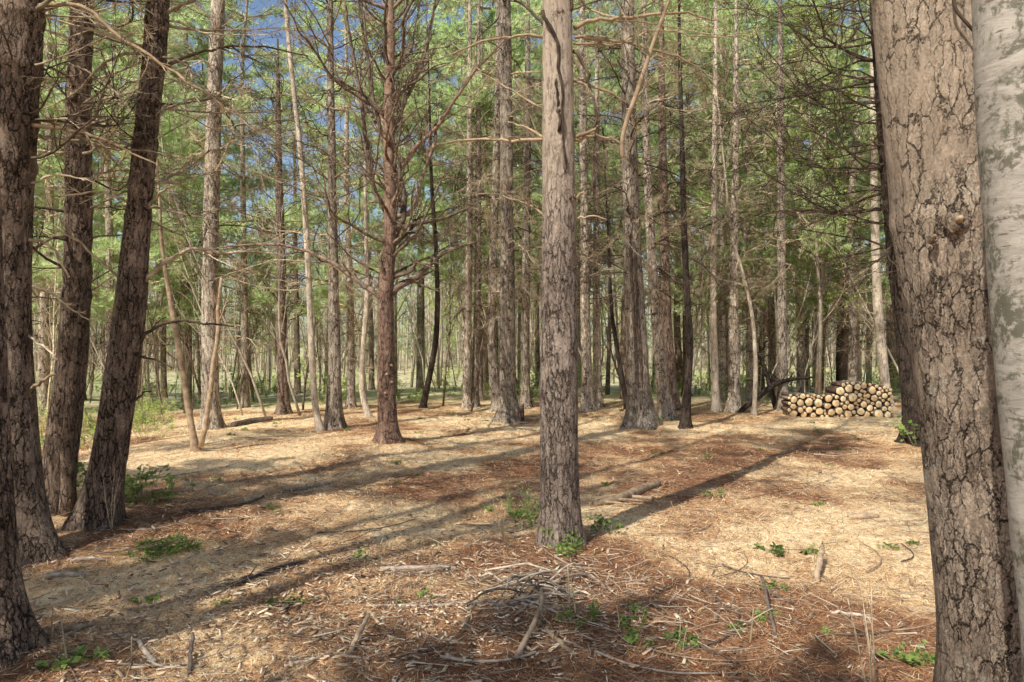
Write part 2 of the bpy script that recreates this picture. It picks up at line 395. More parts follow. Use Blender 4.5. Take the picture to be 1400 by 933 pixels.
sc.cycles.use_adaptive_sampling = True; sc.cycles.adaptive_threshold = 0.04
sc.cycles.max_bounces = 5; sc.cycles.diffuse_bounces = 3; sc.cycles.glossy_bounces = 1
sc.cycles.transmission_bounces = 3; sc.cycles.transparent_max_bounces = 4
sc.cycles.caustics_reflective = False; sc.cycles.caustics_refractive = False

# ------------------------------------------------------------------ ground sheet
def ground():
    u = np.linspace(-1, 1, 620); xs = 0.9 * np.sinh(u * 6.0) * 1.0
    xs = xs / xs[-1] * 260 * 1.0
    v = np.linspace(0, 1, 760)
    ys = -70 + 72 * np.minimum(v / 0.10, 1) + np.where(v > 0.10, 0.55 * (np.exp((v - 0.10) / 0.9 * 6.55) - 1), 0)
    X, Y = np.meshgrid(xs, ys)
    Z = G(X, Y)
    k = np.clip(1 - Y / 25, 0, 1)
    Z = Z + (0.020 * vnoise(X * 9, Y * 9, 7) + 0.012 * vnoise(X * 23, Y * 23, 8) + 0.006 * vnoise(X * 60, Y * 60, 9)) * np.where(Y > 0, 1, 0)
    V = np.stack([X, Y, Z], -1).reshape(-1, 3)
    nx = len(xs); ny = len(ys)
    i = np.arange(ny - 1)[:, None] * nx; j = np.arange(nx - 1)[None, :]
    Q = np.stack([i + j, i + j + 1, i + nx + j + 1, i + nx + j], -1).reshape(-1, 4)
    wv = straw(X, Y).reshape(-1, 1)
    mb = MB(); mb.add(V, Q, color=np.repeat(wv, 3, 1))
    o = link('ground', mb.mesh('ground', M['ground']))
    tag(o, 'forest floor covered in brown pine needles', None, None, 'structure')
ground()

# ------------------------------------------------------------------ litter (uncountable)
rs = np.random.RandomState(4)
PAL = np.array([(0.90, 0.68, 0.42), (0.70, 0.42, 0.22), (0.50, 0.25, 0.12), (0.95, 0.82, 0.56), (0.20, 0.11, 0.06), (0.82, 0.56, 0.31)])
def scatter_pts(n, dmin, dmax, rs, pw=1.0):
    t = rs.rand(n); d = dmin * (dmax / dmin) ** (t ** pw)
    x = (rs.rand(n) * 2 - 1) * d * 0.80
    return x, d
def needle_litter():
    n = 270000
    x, y = scatter_pts(n, 2.6, 19, rs, 1.0)
    z = G(x, y) + rs.rand(n) ** 2 * 0.014 + 0.003
    a = rs.rand(n) * PI2 + vnoise(x * 1.5, y * 1.5, 20) * 2
    ln = 0.04 + rs.rand(n) * 0.07; wd = (0.0006 + rs.rand(n) * 0.0008) * np.clip(y / 4, 1, 4) ; ln = ln * np.clip(y / 6, 1, 1.8)
    tl = (rs.rand(n) - 0.5) * 0.5
    d = np.stack([np.cos(a) * np.cos(tl), np.sin(a) * np.cos(tl), np.sin(tl)], -1)
    s = np.stack([-np.sin(a), np.cos(a), np.zeros(n)], -1)
    c = np.stack([x, y, z], -1)
    bend = np.zeros((n, 3)); bend[:, 2] = 0.004
    A = c - d * ln[:, None] / 2 - s * wd[:, None]; B = c - d * ln[:, None] / 2 + s * wd[:, None]
    Cc = c + d * ln[:, None] / 2 + s * wd[:, None]; D = c + d * ln[:, None] / 2 - s * wd[:, None]
    V = np.stack([A, B, Cc, D], 1).reshape(-1, 3)
    Q = np.arange(n * 4).reshape(-1, 4)
    w_ = np.clip(straw(x, y) + rs.normal(0, .22, n), 0, 1)
    RB_ = np.array([(0.42, 0.19, 0.09), (0.30, 0.13, 0.06), (0.55, 0.28, 0.13), (0.16, 0.08, 0.045), (0.62, 0.40, 0.24), (0.36, 0.17, 0.09)])
    ST_ = np.array([(0.98, 0.75, 0.43), (0.96, 0.63, 0.33), (0.98, 0.88, 0.58), (0.84, 0.50, 0.25), (0.42, 0.20, 0.10), (0.98, 0.71, 0.39)])
    ci = rs.randint(0, 6, n); C = np.where((rs.rand(n) < w_)[:, None], ST_[ci], RB_[ci]) * (0.85 + 0.3 * rs.rand(n))[:, None]; C = np.clip(C, 0, .98)
    mb = MB(); mb.add(V, Q, color=np.repeat(C, 4, 0))
    o = link('pine_needle_litter', mb.mesh('pine_needle_litter', M['litter'], False))
    tag(o, 'fallen brown pine needles carpeting the ground', 'needle litter', None, 'stuff')
needle_litter()

def boxes(x, y, z, a, tl, ro, ln, wd, th, C, name, label, cat):
    n = len(x)
    d = np.stack([np.cos(a) * np.cos(tl), np.sin(a) * np.cos(tl), np.sin(tl)], -1)
    s = np.stack([-np.sin(a) * np.cos(ro), np.cos(a) * np.cos(ro), np.sin(ro)], -1)
    u = np.cross(d, s); c = np.stack([x, y, z], -1)
    vs = []
    for k, (i, j, q) in enumerate([(-1, -1, -1), (1, -1, -1), (1, 1, -1), (-1, 1, -1), (-1, -1, 1), (1, -1, 1), (1, 1, 1), (-1, 1, 1)]):
        tp = (0.5 + rs.rand(n) * 0.5)
        vs.append(c + d * (i * ln / 2 * (0.8 + 0.2 * rs.rand(n)))[:, None] + s * (j * wd / 2 * tp)[:, None] + u * (q * th / 2)[:, None])
    V = np.stack(vs, 1).reshape(-1, 3)
    f = np.array([(0, 3, 2, 1), (4, 5, 6, 7), (0, 1, 5, 4), (1, 2, 6, 5), (2, 3, 7, 6), (3, 0, 4, 7)])
    Q = (np.arange(n)[:, None, None] * 8 + f[None]).reshape(-1, 4)
    mb = MB(); mb.add(V, Q, color=np.repeat(C, 8, 0))
    o = link(name, mb.mesh(name, M['litter'], False)); tag(o, label, cat, None, 'stuff')
def chips():
    n = 42000
    x, y = scatter_pts(n, 2.6, 17, rs, 1.0)
    dens = np.exp(-(((x + 0.75) / 1.3) ** 2 + ((y - 4.6) / 1.3) ** 2)) + 0.45 * np.exp(-(((x + 2.2) / 1.2) ** 2 + ((y - 6.5) / 2.2) ** 2)) + 0.03 + 0.3 * np.clip(vnoise(x * 0.9, y * 0.9, 30) * 2.2, 0, 1) ** 2
    keep = rs.rand(n) < dens; x = x[keep]; y = y[keep]; n = len(x)
    ln = 0.018 + 0.07 * rs.rand(n) ** 2.4; wd = ln * (0.12 + 0.22 * rs.rand(n)); th = 0.002 + 0.004 * rs.rand(n)
    cp = np.array([(0.66, 0.50, 0.33), (0.52, 0.37, 0.24), (0.80, 0.65, 0.46), (0.32, 0.20, 0.13), (0.22, 0.15, 0.10)])
    C = cp[rs.choice(5, n, p=[.27, .25, .13, .2, .15])] * (0.8 + .4 * rs.rand(n))[:, None]
    boxes(x, y, G(x, y) + 0.012 + rs.rand(n) * 0.012, rs.rand(n) * PI2, (rs.rand(n) - .5) * .7, (rs.rand(n) - .5) * 1.0, ln, wd, th, C,
          'wood_chip_litter', 'scattered pale wood chips and bark flakes', 'wood chips')
chips()
def twiglets():
    n = 5200
    x, y = scatter_pts(n, 2.6, 18, rs, 0.9)
    q_ = rs.rand(n) < .22; x[q_] = rs.normal(.25, .75, q_.sum()); y[q_] = rs.normal(4.5, .5, q_.sum())
    mb = MB()
    z = G(x, y)
    for i in range(n):
        l = 0.05 + 0.26 * rs.rand() ** 2; a = rs.rand() * PI2; r = 0.0013 + 0.0033 * rs.rand() ** 2
        k = 4; pts = np.zeros((k, 3)); t = np.linspace(0, 1, k)
        a2 = a + (rs.rand() - .5) * 1.2 * t
        pts[:, 0] = x[i] + np.cumsum(np.cos(a2)) * l / k; pts[:, 1] = y[i] + np.cumsum(np.sin(a2)) * l / k
        pts[:, 2] = z[i] + 0.014 + 0.02 * rs.rand() + t * l * (rs.rand() - .35) * 0.35
        c = np.array([(0.42, .33, .24), (0.30, .21, .14), (0.16, .11, .08), (0.55, .46, .35)][rs.randint(4)]) * (0.8 + .4 * rs.rand())
        mb.tube(pts, np.linspace(r, r * 0.5, k), 4, False, color=c)
    o = link('twig_litter', mb.mesh('twig_litter', M['litter'])); tag(o, 'small dead twigs strewn over the needles', 'twig litter', None, 'stuff')
twiglets()

# ------------------------------------------------------------------ trunks
def catmull(pts, n_per):
    pts = np.asarray(pts, float)
    if len(pts) < 3:
        t = np.linspace(0, 1, n_per * (len(pts) - 1) + 1)[:, None]; return pts[0] * (1 - t) + pts[-1] * t
    Pp = np.vstack([2 * pts[0] - pts[1], pts, 2 * pts[-1] - pts[-2]]); out = []
    for i in range(1, len(Pp) - 2):
        p0, p1, p2, p3 = Pp[i - 1:i + 3]
        t = np.linspace(0, 1, n_per, endpoint=False)[:, None]
        out.append(0.5 * ((2 * p1) + (-p0 + p2) * t + (2 * p0 - 5 * p1 + 4 * p2 - p3) * t * t + (-p0 + 3 * p1 - 3 * p2 + p3) * t ** 3))
    out.append(pts[-1:]); return np.vstack(out)

def resample(path, extra, step):
    seg = np.linalg.norm(np.diff(path, axis=0), axis=1); s = np.concatenate([[0], np.cumsum(seg)])
    n = max(int(s[-1] / step), 2) + 1; q = np.linspace(0, s[-1], n)
    out = np.stack([np.interp(q, s, path[:, k]) for k in range(3)], -1)
    return out, np.interp(q, s, extra), q

def trunk_mesh(name, path, rad, mat, sides=20, step=0.12, whorls=(), seed=0, flare=0.35, lump=0.05, dense_to=None):
    """path local coordinates, starts at the ground; radius list"""
    rng = np.random.RandomState(seed)
    p, r, s = resample(path, rad, step)
    k = len(p); a = np.arange(sides) * PI2 / sides
    ph = rng.rand(4) * PI2; nl = rng.randint(4, 7)
    mod = 1 + flare * np.exp(-s / (0.9 * r[0] + 0.05))[:, None] * (1 + 0.55 * np.sin(nl * a + ph[0])[None, :])
    A, S = np.meshgrid(a, s)
    mod = mod + lump * (vnoise(np.cos(A) * 1.3 + 7 + seed, np.sin(A) * 1.3 + S * 1.7, 40) + 0.6 * vnoise(np.cos(A) * 2.6 + 3, np.sin(A) * 2.6 + S * 4.5 + seed, 41)) * 1.3
    for (wh, amp) in whorls:
        mod = mod + amp * np.exp(-((S - wh) / 0.05) ** 2) * (0.6 + 0.8 * vnoise(np.cos(A) * 2 + wh * 3, np.sin(A) * 2, 42) + 0.3)
    # extend underground
    p = np.vstack([p[0] - np.array([0, 0, 0.25]), p]); r = np.concatenate([[r[0]], r]); mod = np.vstack([mod[:1] * 1.08, mod])
    mb = MB(); mb.tube(p, r, sides, True, mod)
    return mb.mesh(name, mat)

# ------------------------------------------------------------------ branches
def unit(v): return v / (np.linalg.norm(v) + 1e-9)
def rot_about(v, ax, ang):
    ax = unit(ax); return v * math.cos(ang) + np.cross(ax, v) * math.sin(ang) + ax * np.dot(ax, v) * (1 - math.cos(ang))

def grow(mb, p, d, Ln, r, level, rng, bend=0.25, up=0.0, kids=(7, 6), ang=0.9, rmin=0.0025, flat=0.5, tips=None, sides=(7, 5, 3, 3), ratio=0.45, lv0=0):
    k = max(int(4 + Ln * 4), 4) if level > 0 else 4
    k = min(k, 14)
    pts = [np.array(p, float)]; dd = unit(np.array(d, float)); dirs = [dd]
    st = Ln / k
    for i in range(k):
        kb = bend * (1.5 if rng.random() < .2 else .45)
        dd = unit(dd + np.array([rng.uniform(-1, 1), rng.uniform(-1, 1), rng.uniform(-1, 1)]) * kb + np.array([0, 0, up]) * st)
        pts.append(pts[-1] + dd * st); dirs.append(dd)
    pts = np.array(pts); t = np.linspace(0, 1, k + 1)
    rad = np.maximum(r * (1 - 0.78 * t), rmin)
    mb.tube(pts, rad, sides[min(lv0, 3)], lv0 == 0)
    if tips is not None: tips.append((pts, dirs, lv0, Ln))
    if level > 0:
        nk = kids[min(lv0, len(kids) - 1)]
        for c in range(nk):
            tt = rng.uniform(0.18, 0.98); i = min(int(tt * k), k - 1); f = tt * k - i
            q = pts[i] * (1 - f) + pts[i + 1] * f; bd = dirs[i + 1]
            side = 1 if rng.random() < 0.5 else -1
            ax = np.array([rng.uniform(-flat, flat), rng.uniform(-flat, flat), 1.0])
            nd = rot_about(bd, ax, side * ang * rng.uniform(0.6, 1.3))
            nl = Ln * ratio * rng.uniform(0.45, 1.2) * (1.15 - 0.7 * tt)
            grow(mb, q, nd, nl, max(rad[i] * 0.55, rmin), level - 1, rng, bend * 1.15, up, kids, ang, rmin, flat, tips, sides, ratio, lv0 + 1)

def branch_lib(n, seed, Lr, r0, level, kids, up, rmin, mat, bend=0.25, flat=0.5):
    out = []
    for i in range(n):
        rng = random.Random(seed + i); mb = MB()
        grow(mb, (0, 0, 0), (1, 0, rng.uniform(-0.1, 0.25)), rng.uniform(*Lr), r0 * rng.uniform(0.8, 1.2), level, rng, bend, up, kids, 0.85, rmin, flat)
        out.append(mb.mesh('dead_branch', mat))
    return out
def _half(lst, mat):
    for m_ in lst[::3]: m_.materials[0] = mat
    return lst
LIB = {
    'mid': branch_lib(14, 100, (1.3, 2.5), 0.014, 2, (9, 5), 0.10, 0.0030, M['dead'], 0.42, 1.1),
    'fine': branch_lib(10, 200, (1.2, 2.2), 0.013, 2, (11, 6), -0.04, 0.0030, M['dead'], 0.5, 1.4),
    'dark': branch_lib(10, 300, (1.4, 2.6), 0.015, 2, (9, 5), -0.05, 0.0032, M['dead_dark'], 0.36, .8),
    'near': branch_lib(10, 400, (0.9, 1.9), 0.012, 2, (8, 6), -0.05, 0.0020, M['dead'], 0.42, .9),
    'limb': branch_lib(10, 500, (1.3, 2.7), 0.034, 3, (7, 5, 4), 0.30, 0.0042, M['dead_red'], 0.5, 1.2),
    'stub': branch_lib(5, 600, (0.12, 0.4), 0.011, 0, (0,), 0.0, 0.006, M['dead'], 0.15),
}
_half(LIB['mid'], M['dead_dark']); _half(LIB['fine'], M['dead_dark']); _half(LIB['near'], M['dead_dark'])
def far_branches(seed, z0, z1, Lm, mat):
    """all the fine dead branches of a distant tree as one mesh"""
    rng = random.Random(seed); mb = MB(); z = z0
    while z < z1:
        for _ in range(rng.randint(1, 3)):
            a = rng.uniform(0, PI2)
            grow(mb, (0, 0, z), (math.cos(a), math.sin(a), rng.uniform(-0.1, 0.4)), Lm * rng.uniform(0.5, 1.1), 0.018, 1, rng, 0.3, 0.05, (7,), 0.85, 0.006, 0.7)
        z += rng.uniform(0.3, 0.6)
    return mb.mesh('dead_branches', mat)

# ------------------------------------------------------------------ pine crowns
def tufts(mb, pos, dirs, rng, nn=9, Ln=0.11, wd=0.007, spread=0.75):
    pos = np.repeat(np.asarray(pos), nn, 0); d = np.repeat(np.asarray(dirs), nn, 0)
    n = len(pos)
    d = d + rng.normal(0, spread, (n, 3)) * 0.75; d /= np.linalg.norm(d, axis=1)[:, None] + 1e-9
    s = np.cross(d, rng.normal(0, 1, (n, 3))); s /= np.linalg.norm(s, axis=1)[:, None] + 1e-9
    l = Ln * (0.7 + 0.6 * rng.rand(n))[:, None]; w_ = wd * (0.7 + 0.6 * rng.rand(n))[:, None]
    V = np.stack([pos - s * w_ / 2, pos + s * w_ / 2, pos + d * l], 1).reshape(-1, 3)
    mb.add(V, None, np.arange(n * 3).reshape(-1, 3))

def crown_meshes(seed, z0, z1, Rm, dens=1.0, mat='needles', nn=8, Ln=0.12, wd=0.010, gap=0.55):
    rng = random.Random(seed); nr = np.random.RandomState(seed)
    wb = MB(); nb = MB(); z = z0; pos = []; dr = []
    while z < z1:
        f = (z - z0) / (z1 - z0)
        env = Rm * (0.55 + 0.45 * math.sin(min(f * 2.2, 1) * math.pi / 2)) * (1 - f) ** 0.55 + 0.25
        for _ in range(max(2, int(rng.randint(3, 5) * dens))):
            a = rng.uniform(0, PI2); Lb = env * rng.uniform(0.55, 1.15)
            tips = []
            grow(wb, (0, 0, z), (math.cos(a), math.sin(a), rng.uniform(0.0, 0.4)), Lb, 0.022, 1, rng, 0.18, 0.05, (int(5 + Lb * 4),), 0.8, 0.005, 0.45, tips, (4, 3, 3), 0.42)
            for pts, dirs, lv, l in tips:
                if lv == 0: rngt = np.linspace(0.6, 1, 4)
                else: rngt = np.linspace(0.15, 1, max(3, int(l / 0.10)))
                for tt in rngt:
                    x = tt * (len(pts) - 1); i = min(int(x), len(pts) - 2); q = pts[i] * (1 - (x - i)) + pts[i + 1] * (x - i)
                    for rep in range(2):
                        pos.append(q + nr.normal(0, 0.05, 3)); dr.append(unit(dirs[i + 1] + np.array([0, 0, 0.25])) * 0.9)
        z += gap * rng.uniform(0.7, 1.3)
    tufts(nb, pos, dr, nr, nn, Ln, wd)
    return wb.mesh('boughs', M['dead']), nb.mesh('needles', M[mat], False)

CROWNS = [crown_meshes(900 + i, 0, h, rr, 1.0, m, 9, 0.13, 0.017, .8) for i, (h, rr, m) in enumerate(
    [(9, 2.6, 'needles'), (10, 2.9, 'needles'), (8, 2.4, 'needles_dark'), (11, 3.1, 'needles'), (8.5, 2.2, 'needles')])]
CROWNS.append(crown_meshes(950, 0, 8, 2.6, .6, 'needles', 6, .12, .011, .8))
CROWNS.append(crown_meshes(960, 0, 8, 2.8, 1.3, 'needles_dark', 11, .13, .018, .45))

def add_crown(root, ci, z, scale, rz, ox=0, oy=0):
    wb, nb = CROWNS[ci]
    c = link('crown', nb, root, (ox, oy, z), (0, 0, rz), scale)
    link('boughs', wb, c)['kind'] = 'stuff'
    return c

# ------------------------------------------------------------------ tree builder
def path_of(pxs, d0, top_h, drift=0.0):
    """pixel polyline (base upward) at a depth -> world path continued above to top_h"""
    b = ground_at(pxs[0][0], pxs[0][1]); d = b[1]
    pts = [b]; rad = [pxs[0][2] / F * d / 2]
    for (px, py, w_) in pxs[1:]:
        q = P(px, py, d); pts.append(q); rad.append(w_ / F * d / 2)
    last = pts[-1]; dirv = unit(pts[-1] - pts[-2]); dirv = unit(dirv * 0.5 + np.array([0, 0, 0.8]))
    Hh = last[2]
    if top_h > Hh + 0.5:
        for f in (0.33, 0.66, 1.0):
            hz = (top_h - Hh) * f; pts.append(last + dirv * hz / dirv[2]); rad.append(rad[len(pxs) - 1] * (1 - 0.85 * f) if f < 1 else 0.02)
    pts = np.array(pts); rad = np.array(rad)
    n_per = 8
    path = catmull(pts, n_per); rr = np.interp(np.linspace(0, 1, len(path)), np.linspace(0, 1, len(rad)), rad)
    return b, path - b, rr

def at_height(path, z):
    return np.array([np.interp(z, path[:, 2], path[:, k]) for k in range(3)])

def make_tree(name, label, pxs, mat, cat='pine tree', group=None, top=14, sides=20, step=0.12, lib='mid', z0=2.2, z1=8.0, gap=0.5, per=(3, 5),
              crown=None, crown_z=7.0, crown_s=1.0, seed=1, bscale=1.0, az=None, lump=0.06, flare=0.5, tilt=(-0.25, 0.35)):
    rng = random.Random(seed)
    b, path, rr = path_of(pxs, None, top)
    root = empty(name, b, label, cat, group)
    whorls = []; z = z0
    while z < z1: whorls.append((z, 0.10)); z += gap * rng.uniform(0.75, 1.25)
    me = trunk_mesh('trunk', path, rr, mat, sides, step, whorls, seed, flare, lump)
    link('trunk', me, root)
    nb = 0
    for (z, _) in whorls:
        q = at_height(path, z)
        r = np.interp(z, path[:, 2], rr)
        for _ in range(rng.randint(*per)):
            if nb > 95: break
            a = rng.uniform(0, PI2) if az is None or rng.random() < 0.25 else rng.gauss(az, 0.7)
            s = bscale * rng.uniform(0.6, 1.15) * (0.7 + 0.3 * min(z / 4, 1))
            off = r * 0.7
            link('branch', rng.choice(LIB[lib]), root, (q[0] + math.cos(a) * off, q[1] + math.sin(a) * off, q[2] + rng.uniform(-.05, .05)),
                 (rng.uniform(-.5, .5), rng.uniform(*tilt) * -1, a), s)
            nb += 1
    if crown is not None:
        q = at_height(path, crown_z)
        add_crown(root, crown, crown_z, crown_s, rng.uniform(0, 6), q[0], q[1])
    return root, path, rr

def custom_branch(root, pts_px, d, mat, kids=6, seed=0, dz=None, twig=0.35, sides=7, wf=1.0):
    """one hand-placed limb given by its outline; d = depth along the limb"""
    rng = random.Random(seed); base = np.array(root.location)
    n = len(pts_px); dd = np.linspace(0, 1, n) * (dz or 0.0) + d
    pts = np.array([P(px, py, dd[i]) for i, (px, py, w_) in enumerate(pts_px)]) - base
    rad = np.array([w_ * wf / F * dd[i] / 2 for i, (px, py, w_) in enumerate(pts_px)])
    pa = catmull(pts, 4); rr = np.interp(np.linspace(0, 1, len(pa)), np.linspace(0, 1, n), rad)
    pa = pa + np.array([[rng.gauss(0, 0.007) for _ in range(3)] for _ in pa])
    mb = MB(); mb.tube(pa, rr * (1 + 0.0), sides)
    Ls = np.linalg.norm(pts[-1] - pts[0])
    for c in range(kids):
        t = rng.uniform(0.2, 0.97); i = int(t * (len(pa) - 2)); bd = unit(pa[i + 1] - pa[i])
        nd = rot_about(bd, np.array([rng.uniform(-.6, .6), rng.uniform(-.6, .6), 1]) if rng.random() < .5 else np.array([0, 1, 0.2]), rng.choice([-1, 1]) * rng.uniform(0.5, 1.1))
        grow(mb, pa[i], nd, Ls * twig * rng.uniform(0.4, 1.1), rr[i] * 0.45, 1, rng, 0.3, 0.0, (4,), 0.8, 0.0022, 0.8)
    return link('branch', mb.mesh('branch', mat), root)

# -- nearest trunks ---------------------------------------------------------------
GRP = None
# leaning pine filling the right edge (base just under the frame)
def near_trunk(name, label, cat, xyz_pts, rads, mat, sides, seed, whorls, flare=0.25, lump=0.04, step=0.009, top=None):
    b = np.array([xyz_pts[0][0], xyz_pts[0][1], 0.0]); b[2] = Gf(b[0], b[1])
    pts = np.array(xyz_pts, float); pts[0][2] = b[2]
    root = empty(name, b, label, cat)
    pa = catmull(pts, 10) - b; rr = np.interp(np.linspace(0, 1, len(pa)), np.linspace(0, 1, len(rads)), rads)
    vis = pa[:, 2] < 3.6
    me = trunk_mesh('trunk', pa[vis], rr[vis], mat, sides, step, whorls, seed, flare, lump)
    link('trunk', me, root)
    # the stem above what stands close: same thing, coarser rings
    up = np.where(~vis)[0]; i0 = max(up[0] - 1, 0)
    mb = MB(); mb.tube(pa[i0:], rr[i0:] * 0.99, 24); link('upper_trunk', mb.mesh('upper_trunk', mat), root)
    return root, pa, rr

D = 2.9
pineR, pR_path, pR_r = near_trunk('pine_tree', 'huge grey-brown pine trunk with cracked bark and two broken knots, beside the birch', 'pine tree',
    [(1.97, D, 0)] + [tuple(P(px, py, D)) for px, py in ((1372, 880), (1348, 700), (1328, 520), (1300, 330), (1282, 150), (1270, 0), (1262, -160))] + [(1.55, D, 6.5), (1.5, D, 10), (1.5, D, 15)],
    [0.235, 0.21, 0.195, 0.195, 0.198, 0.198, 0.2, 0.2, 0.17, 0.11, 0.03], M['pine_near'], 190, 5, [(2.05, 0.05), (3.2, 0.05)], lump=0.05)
D = 1.95
birch, b_path, b_r = near_trunk('birch_tree', 'pale grey birch trunk with mossy blotches cut by the right edge of the view', 'birch tree',
    [(1.47, D, 0)] + [tuple(P(px, py, D)) for px, py in ((1472, 933), (1450, 700), (1430, 500), (1415, 330), (1402, 150), (1396, 0), (1388, -200))] + [(1.3, D, 5), (1.25, D, 9), (1.2, D, 13)],
    [0.135, 0.118, 0.115, 0.113, 0.112, 0.112, 0.11, 0.108, 0.09, 0.05, 0.02], M['birch'], 90, 6, [], lump=0.05, step=0.02)

def knot(root, px, py, d, r, mat_c, seed, mstub='dead_tan'):
    """collar of bark with a broken stub in it"""
    base = np.array(root.location); c = P(px, py, d) - base
    mb = MB(); rng = random.Random(seed)
    a = np.linspace(0, PI2, 25)[:-1]
    for q, (rr_, out) in enumerate(((1.5, -0.012), (1.1, -0.004), (0.8, 0.002))):
        for k, (r2) in enumerate((rr_,)):
            pts = np.array([c + np.array([math.cos(x) * r * r2 * (1 + .1 * math.sin(3 * x + q)), -out - 0.004, math.sin(x) * r * r2 * 0.85]) for x in a] + [c + np.array([r * r2, -out, 0])])
            mb.tube(pts, np.full(len(pts), r * 0.26), 6, False)
    o = link('knot', mb.mesh('knot', mat_c), root)
    mb = MB(); mb.tube(np.array([c + np.array([0, 0.03, 0]), c + np.array([-0.01, -0.02, 0.004]), c + np.array([-0.02, -0.045, 0.008])]), [r * 0.5, r * 0.45, r * 0.3], 9)
    if mstub != 'bark_black': link('broken_stub', mb.mesh('broken_stub', M[mstub]), o)
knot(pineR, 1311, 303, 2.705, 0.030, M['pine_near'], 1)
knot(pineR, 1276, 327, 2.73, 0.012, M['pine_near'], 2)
for i in range(40):
    rng = random.Random(50 + i); z = rng.uniform(4.5, 9); a = rng.uniform(0, 6.28); q = at_height(pR_path, z)
    link('branch', rng.choice(LIB['near']), pineR, tuple(q), (0, rng.uniform(-.3, .2), a), rng.uniform(.8, 1.3))
add_crown(pineR, 5, 9.5, 0.7, 1.0, -0.3, 0)
# grey twig lying against the upper bark
mb = MB(); mb.tube(catmull([P(1302, -30, 2.66) - np.array(pineR.location), P(1306, 10, 2.66) - np.array(pineR.location), P(1322, 32, 2.66) - np.array(pineR.location), P(1338, 50, 2.66) - np.array(pineR.location)], 5), np.full(16, 0.006), 6)
link('twig', mb.mesh('twig', M['dead_dark']), pineR)

# -- trees identified in the view --------------------------------------------------
T = {}
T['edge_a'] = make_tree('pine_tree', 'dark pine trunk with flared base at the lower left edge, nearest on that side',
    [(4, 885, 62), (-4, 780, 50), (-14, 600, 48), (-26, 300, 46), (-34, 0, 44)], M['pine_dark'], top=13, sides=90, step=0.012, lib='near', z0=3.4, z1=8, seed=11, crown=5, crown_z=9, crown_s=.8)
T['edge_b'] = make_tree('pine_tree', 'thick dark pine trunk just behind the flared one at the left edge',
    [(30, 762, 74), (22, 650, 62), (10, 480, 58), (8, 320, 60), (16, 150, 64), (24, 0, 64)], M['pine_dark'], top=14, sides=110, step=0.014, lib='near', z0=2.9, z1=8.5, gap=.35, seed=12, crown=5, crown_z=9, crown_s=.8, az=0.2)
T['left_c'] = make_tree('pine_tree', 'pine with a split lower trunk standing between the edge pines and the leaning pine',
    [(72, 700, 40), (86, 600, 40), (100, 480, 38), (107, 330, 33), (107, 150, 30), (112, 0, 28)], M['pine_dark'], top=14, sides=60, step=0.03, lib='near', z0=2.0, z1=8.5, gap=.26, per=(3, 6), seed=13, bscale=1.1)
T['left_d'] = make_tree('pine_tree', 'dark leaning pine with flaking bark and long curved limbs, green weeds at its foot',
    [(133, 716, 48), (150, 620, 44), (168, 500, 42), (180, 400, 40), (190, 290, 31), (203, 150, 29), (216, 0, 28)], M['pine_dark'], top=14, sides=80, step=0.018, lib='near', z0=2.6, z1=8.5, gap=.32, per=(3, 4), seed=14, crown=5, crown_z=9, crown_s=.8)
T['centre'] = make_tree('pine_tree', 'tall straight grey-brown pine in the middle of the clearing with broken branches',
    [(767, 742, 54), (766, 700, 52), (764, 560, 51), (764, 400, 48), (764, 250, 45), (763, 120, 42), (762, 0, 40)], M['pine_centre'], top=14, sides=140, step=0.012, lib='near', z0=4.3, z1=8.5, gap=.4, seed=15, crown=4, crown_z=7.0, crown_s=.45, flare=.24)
T['red'] = make_tree('pine_tree', 'reddish brown dead pine with many crooked upswept limbs left of centre',
    [(531, 603, 27), (529, 540, 24), (527, 470, 22), (528, 400, 21), (534, 300, 17), (531, 180, 14), (534, 60, 11), (533, 0, 10)], M['pine_red'], top=9, sides=36, step=0.04, lib='limb', z0=2.3, z1=7.4, gap=.26, per=(3, 4), seed=16, bscale=0.8, tilt=(0.1, 0.8), lump=.12)
T['birch_thin'] = make_tree('leafless_tree', 'pale thin leafless tree leaning in front of the dark branchy pine',
    [(438, 590, 10), (430, 545, 9), (424, 430, 8), (419, 320, 8), (410, 200, 7), (398, 90, 6), (390, 0, 5)], M['bark_pale'], 'leafless tree', top=10, sides=12, lib='mid', z0=3.5, z1=9, gap=.7, per=(1, 3), seed=17, bscale=.6)
T['m457'] = make_tree('pine_tree', 'slender grey pine with a knobbly trunk just left of the reddish pine',
    [(457, 586, 22), (457, 500, 18), (456, 400, 15), (455, 300, 12), (452, 120, 10), (451, 0, 8)], M['pine_mid'], top=12, sides=30, step=.05, lib='mid', z0=2.6, z1=9.5, gap=.4, seed=18, bscale=.95, per=(4, 5))
T['m503'] = make_tree('leafless_tree', 'thin crooked tree standing between the slender grey pine and the reddish pine',
    [(504, 571, 9), (495, 532, 8), (497, 470, 7), (502, 400, 7), (500, 300, 5)], M['bark_pale'], 'leafless tree', top=9, sides=12, lib='mid', z0=2.6, z1=8, gap=.6, per=(1, 3), seed=19, bscale=.6)
T['m290'] = make_tree('pine_tree', 'tall shaded pine behind the forked sapling on the left',
    [(289, 586, 24), (287, 480, 21), (288, 350, 21), (291, 200, 20), (296, 60, 18), (298, 0, 18)], M['pine_mid'], top=13, sides=36, step=.05, lib='mid', z0=2.7, z1=8.5, gap=.45, seed=20, crown=5, crown_z=8.5, crown_s=.8, per=(3, 5))
T['fork'] = make_tree('sapling', 'slim leaning sapling with forked base before the tall shaded pine on the left',
    [(268, 617, 9), (258, 560, 9), (247, 490, 8), (233, 410, 7), (222, 340, 5)], M['dead_tan'], 'sapling', top=5, sides=12, lib='near', z0=1.6, z1=4.4, gap=.5, per=(1, 2), seed=21, bscale=.5)
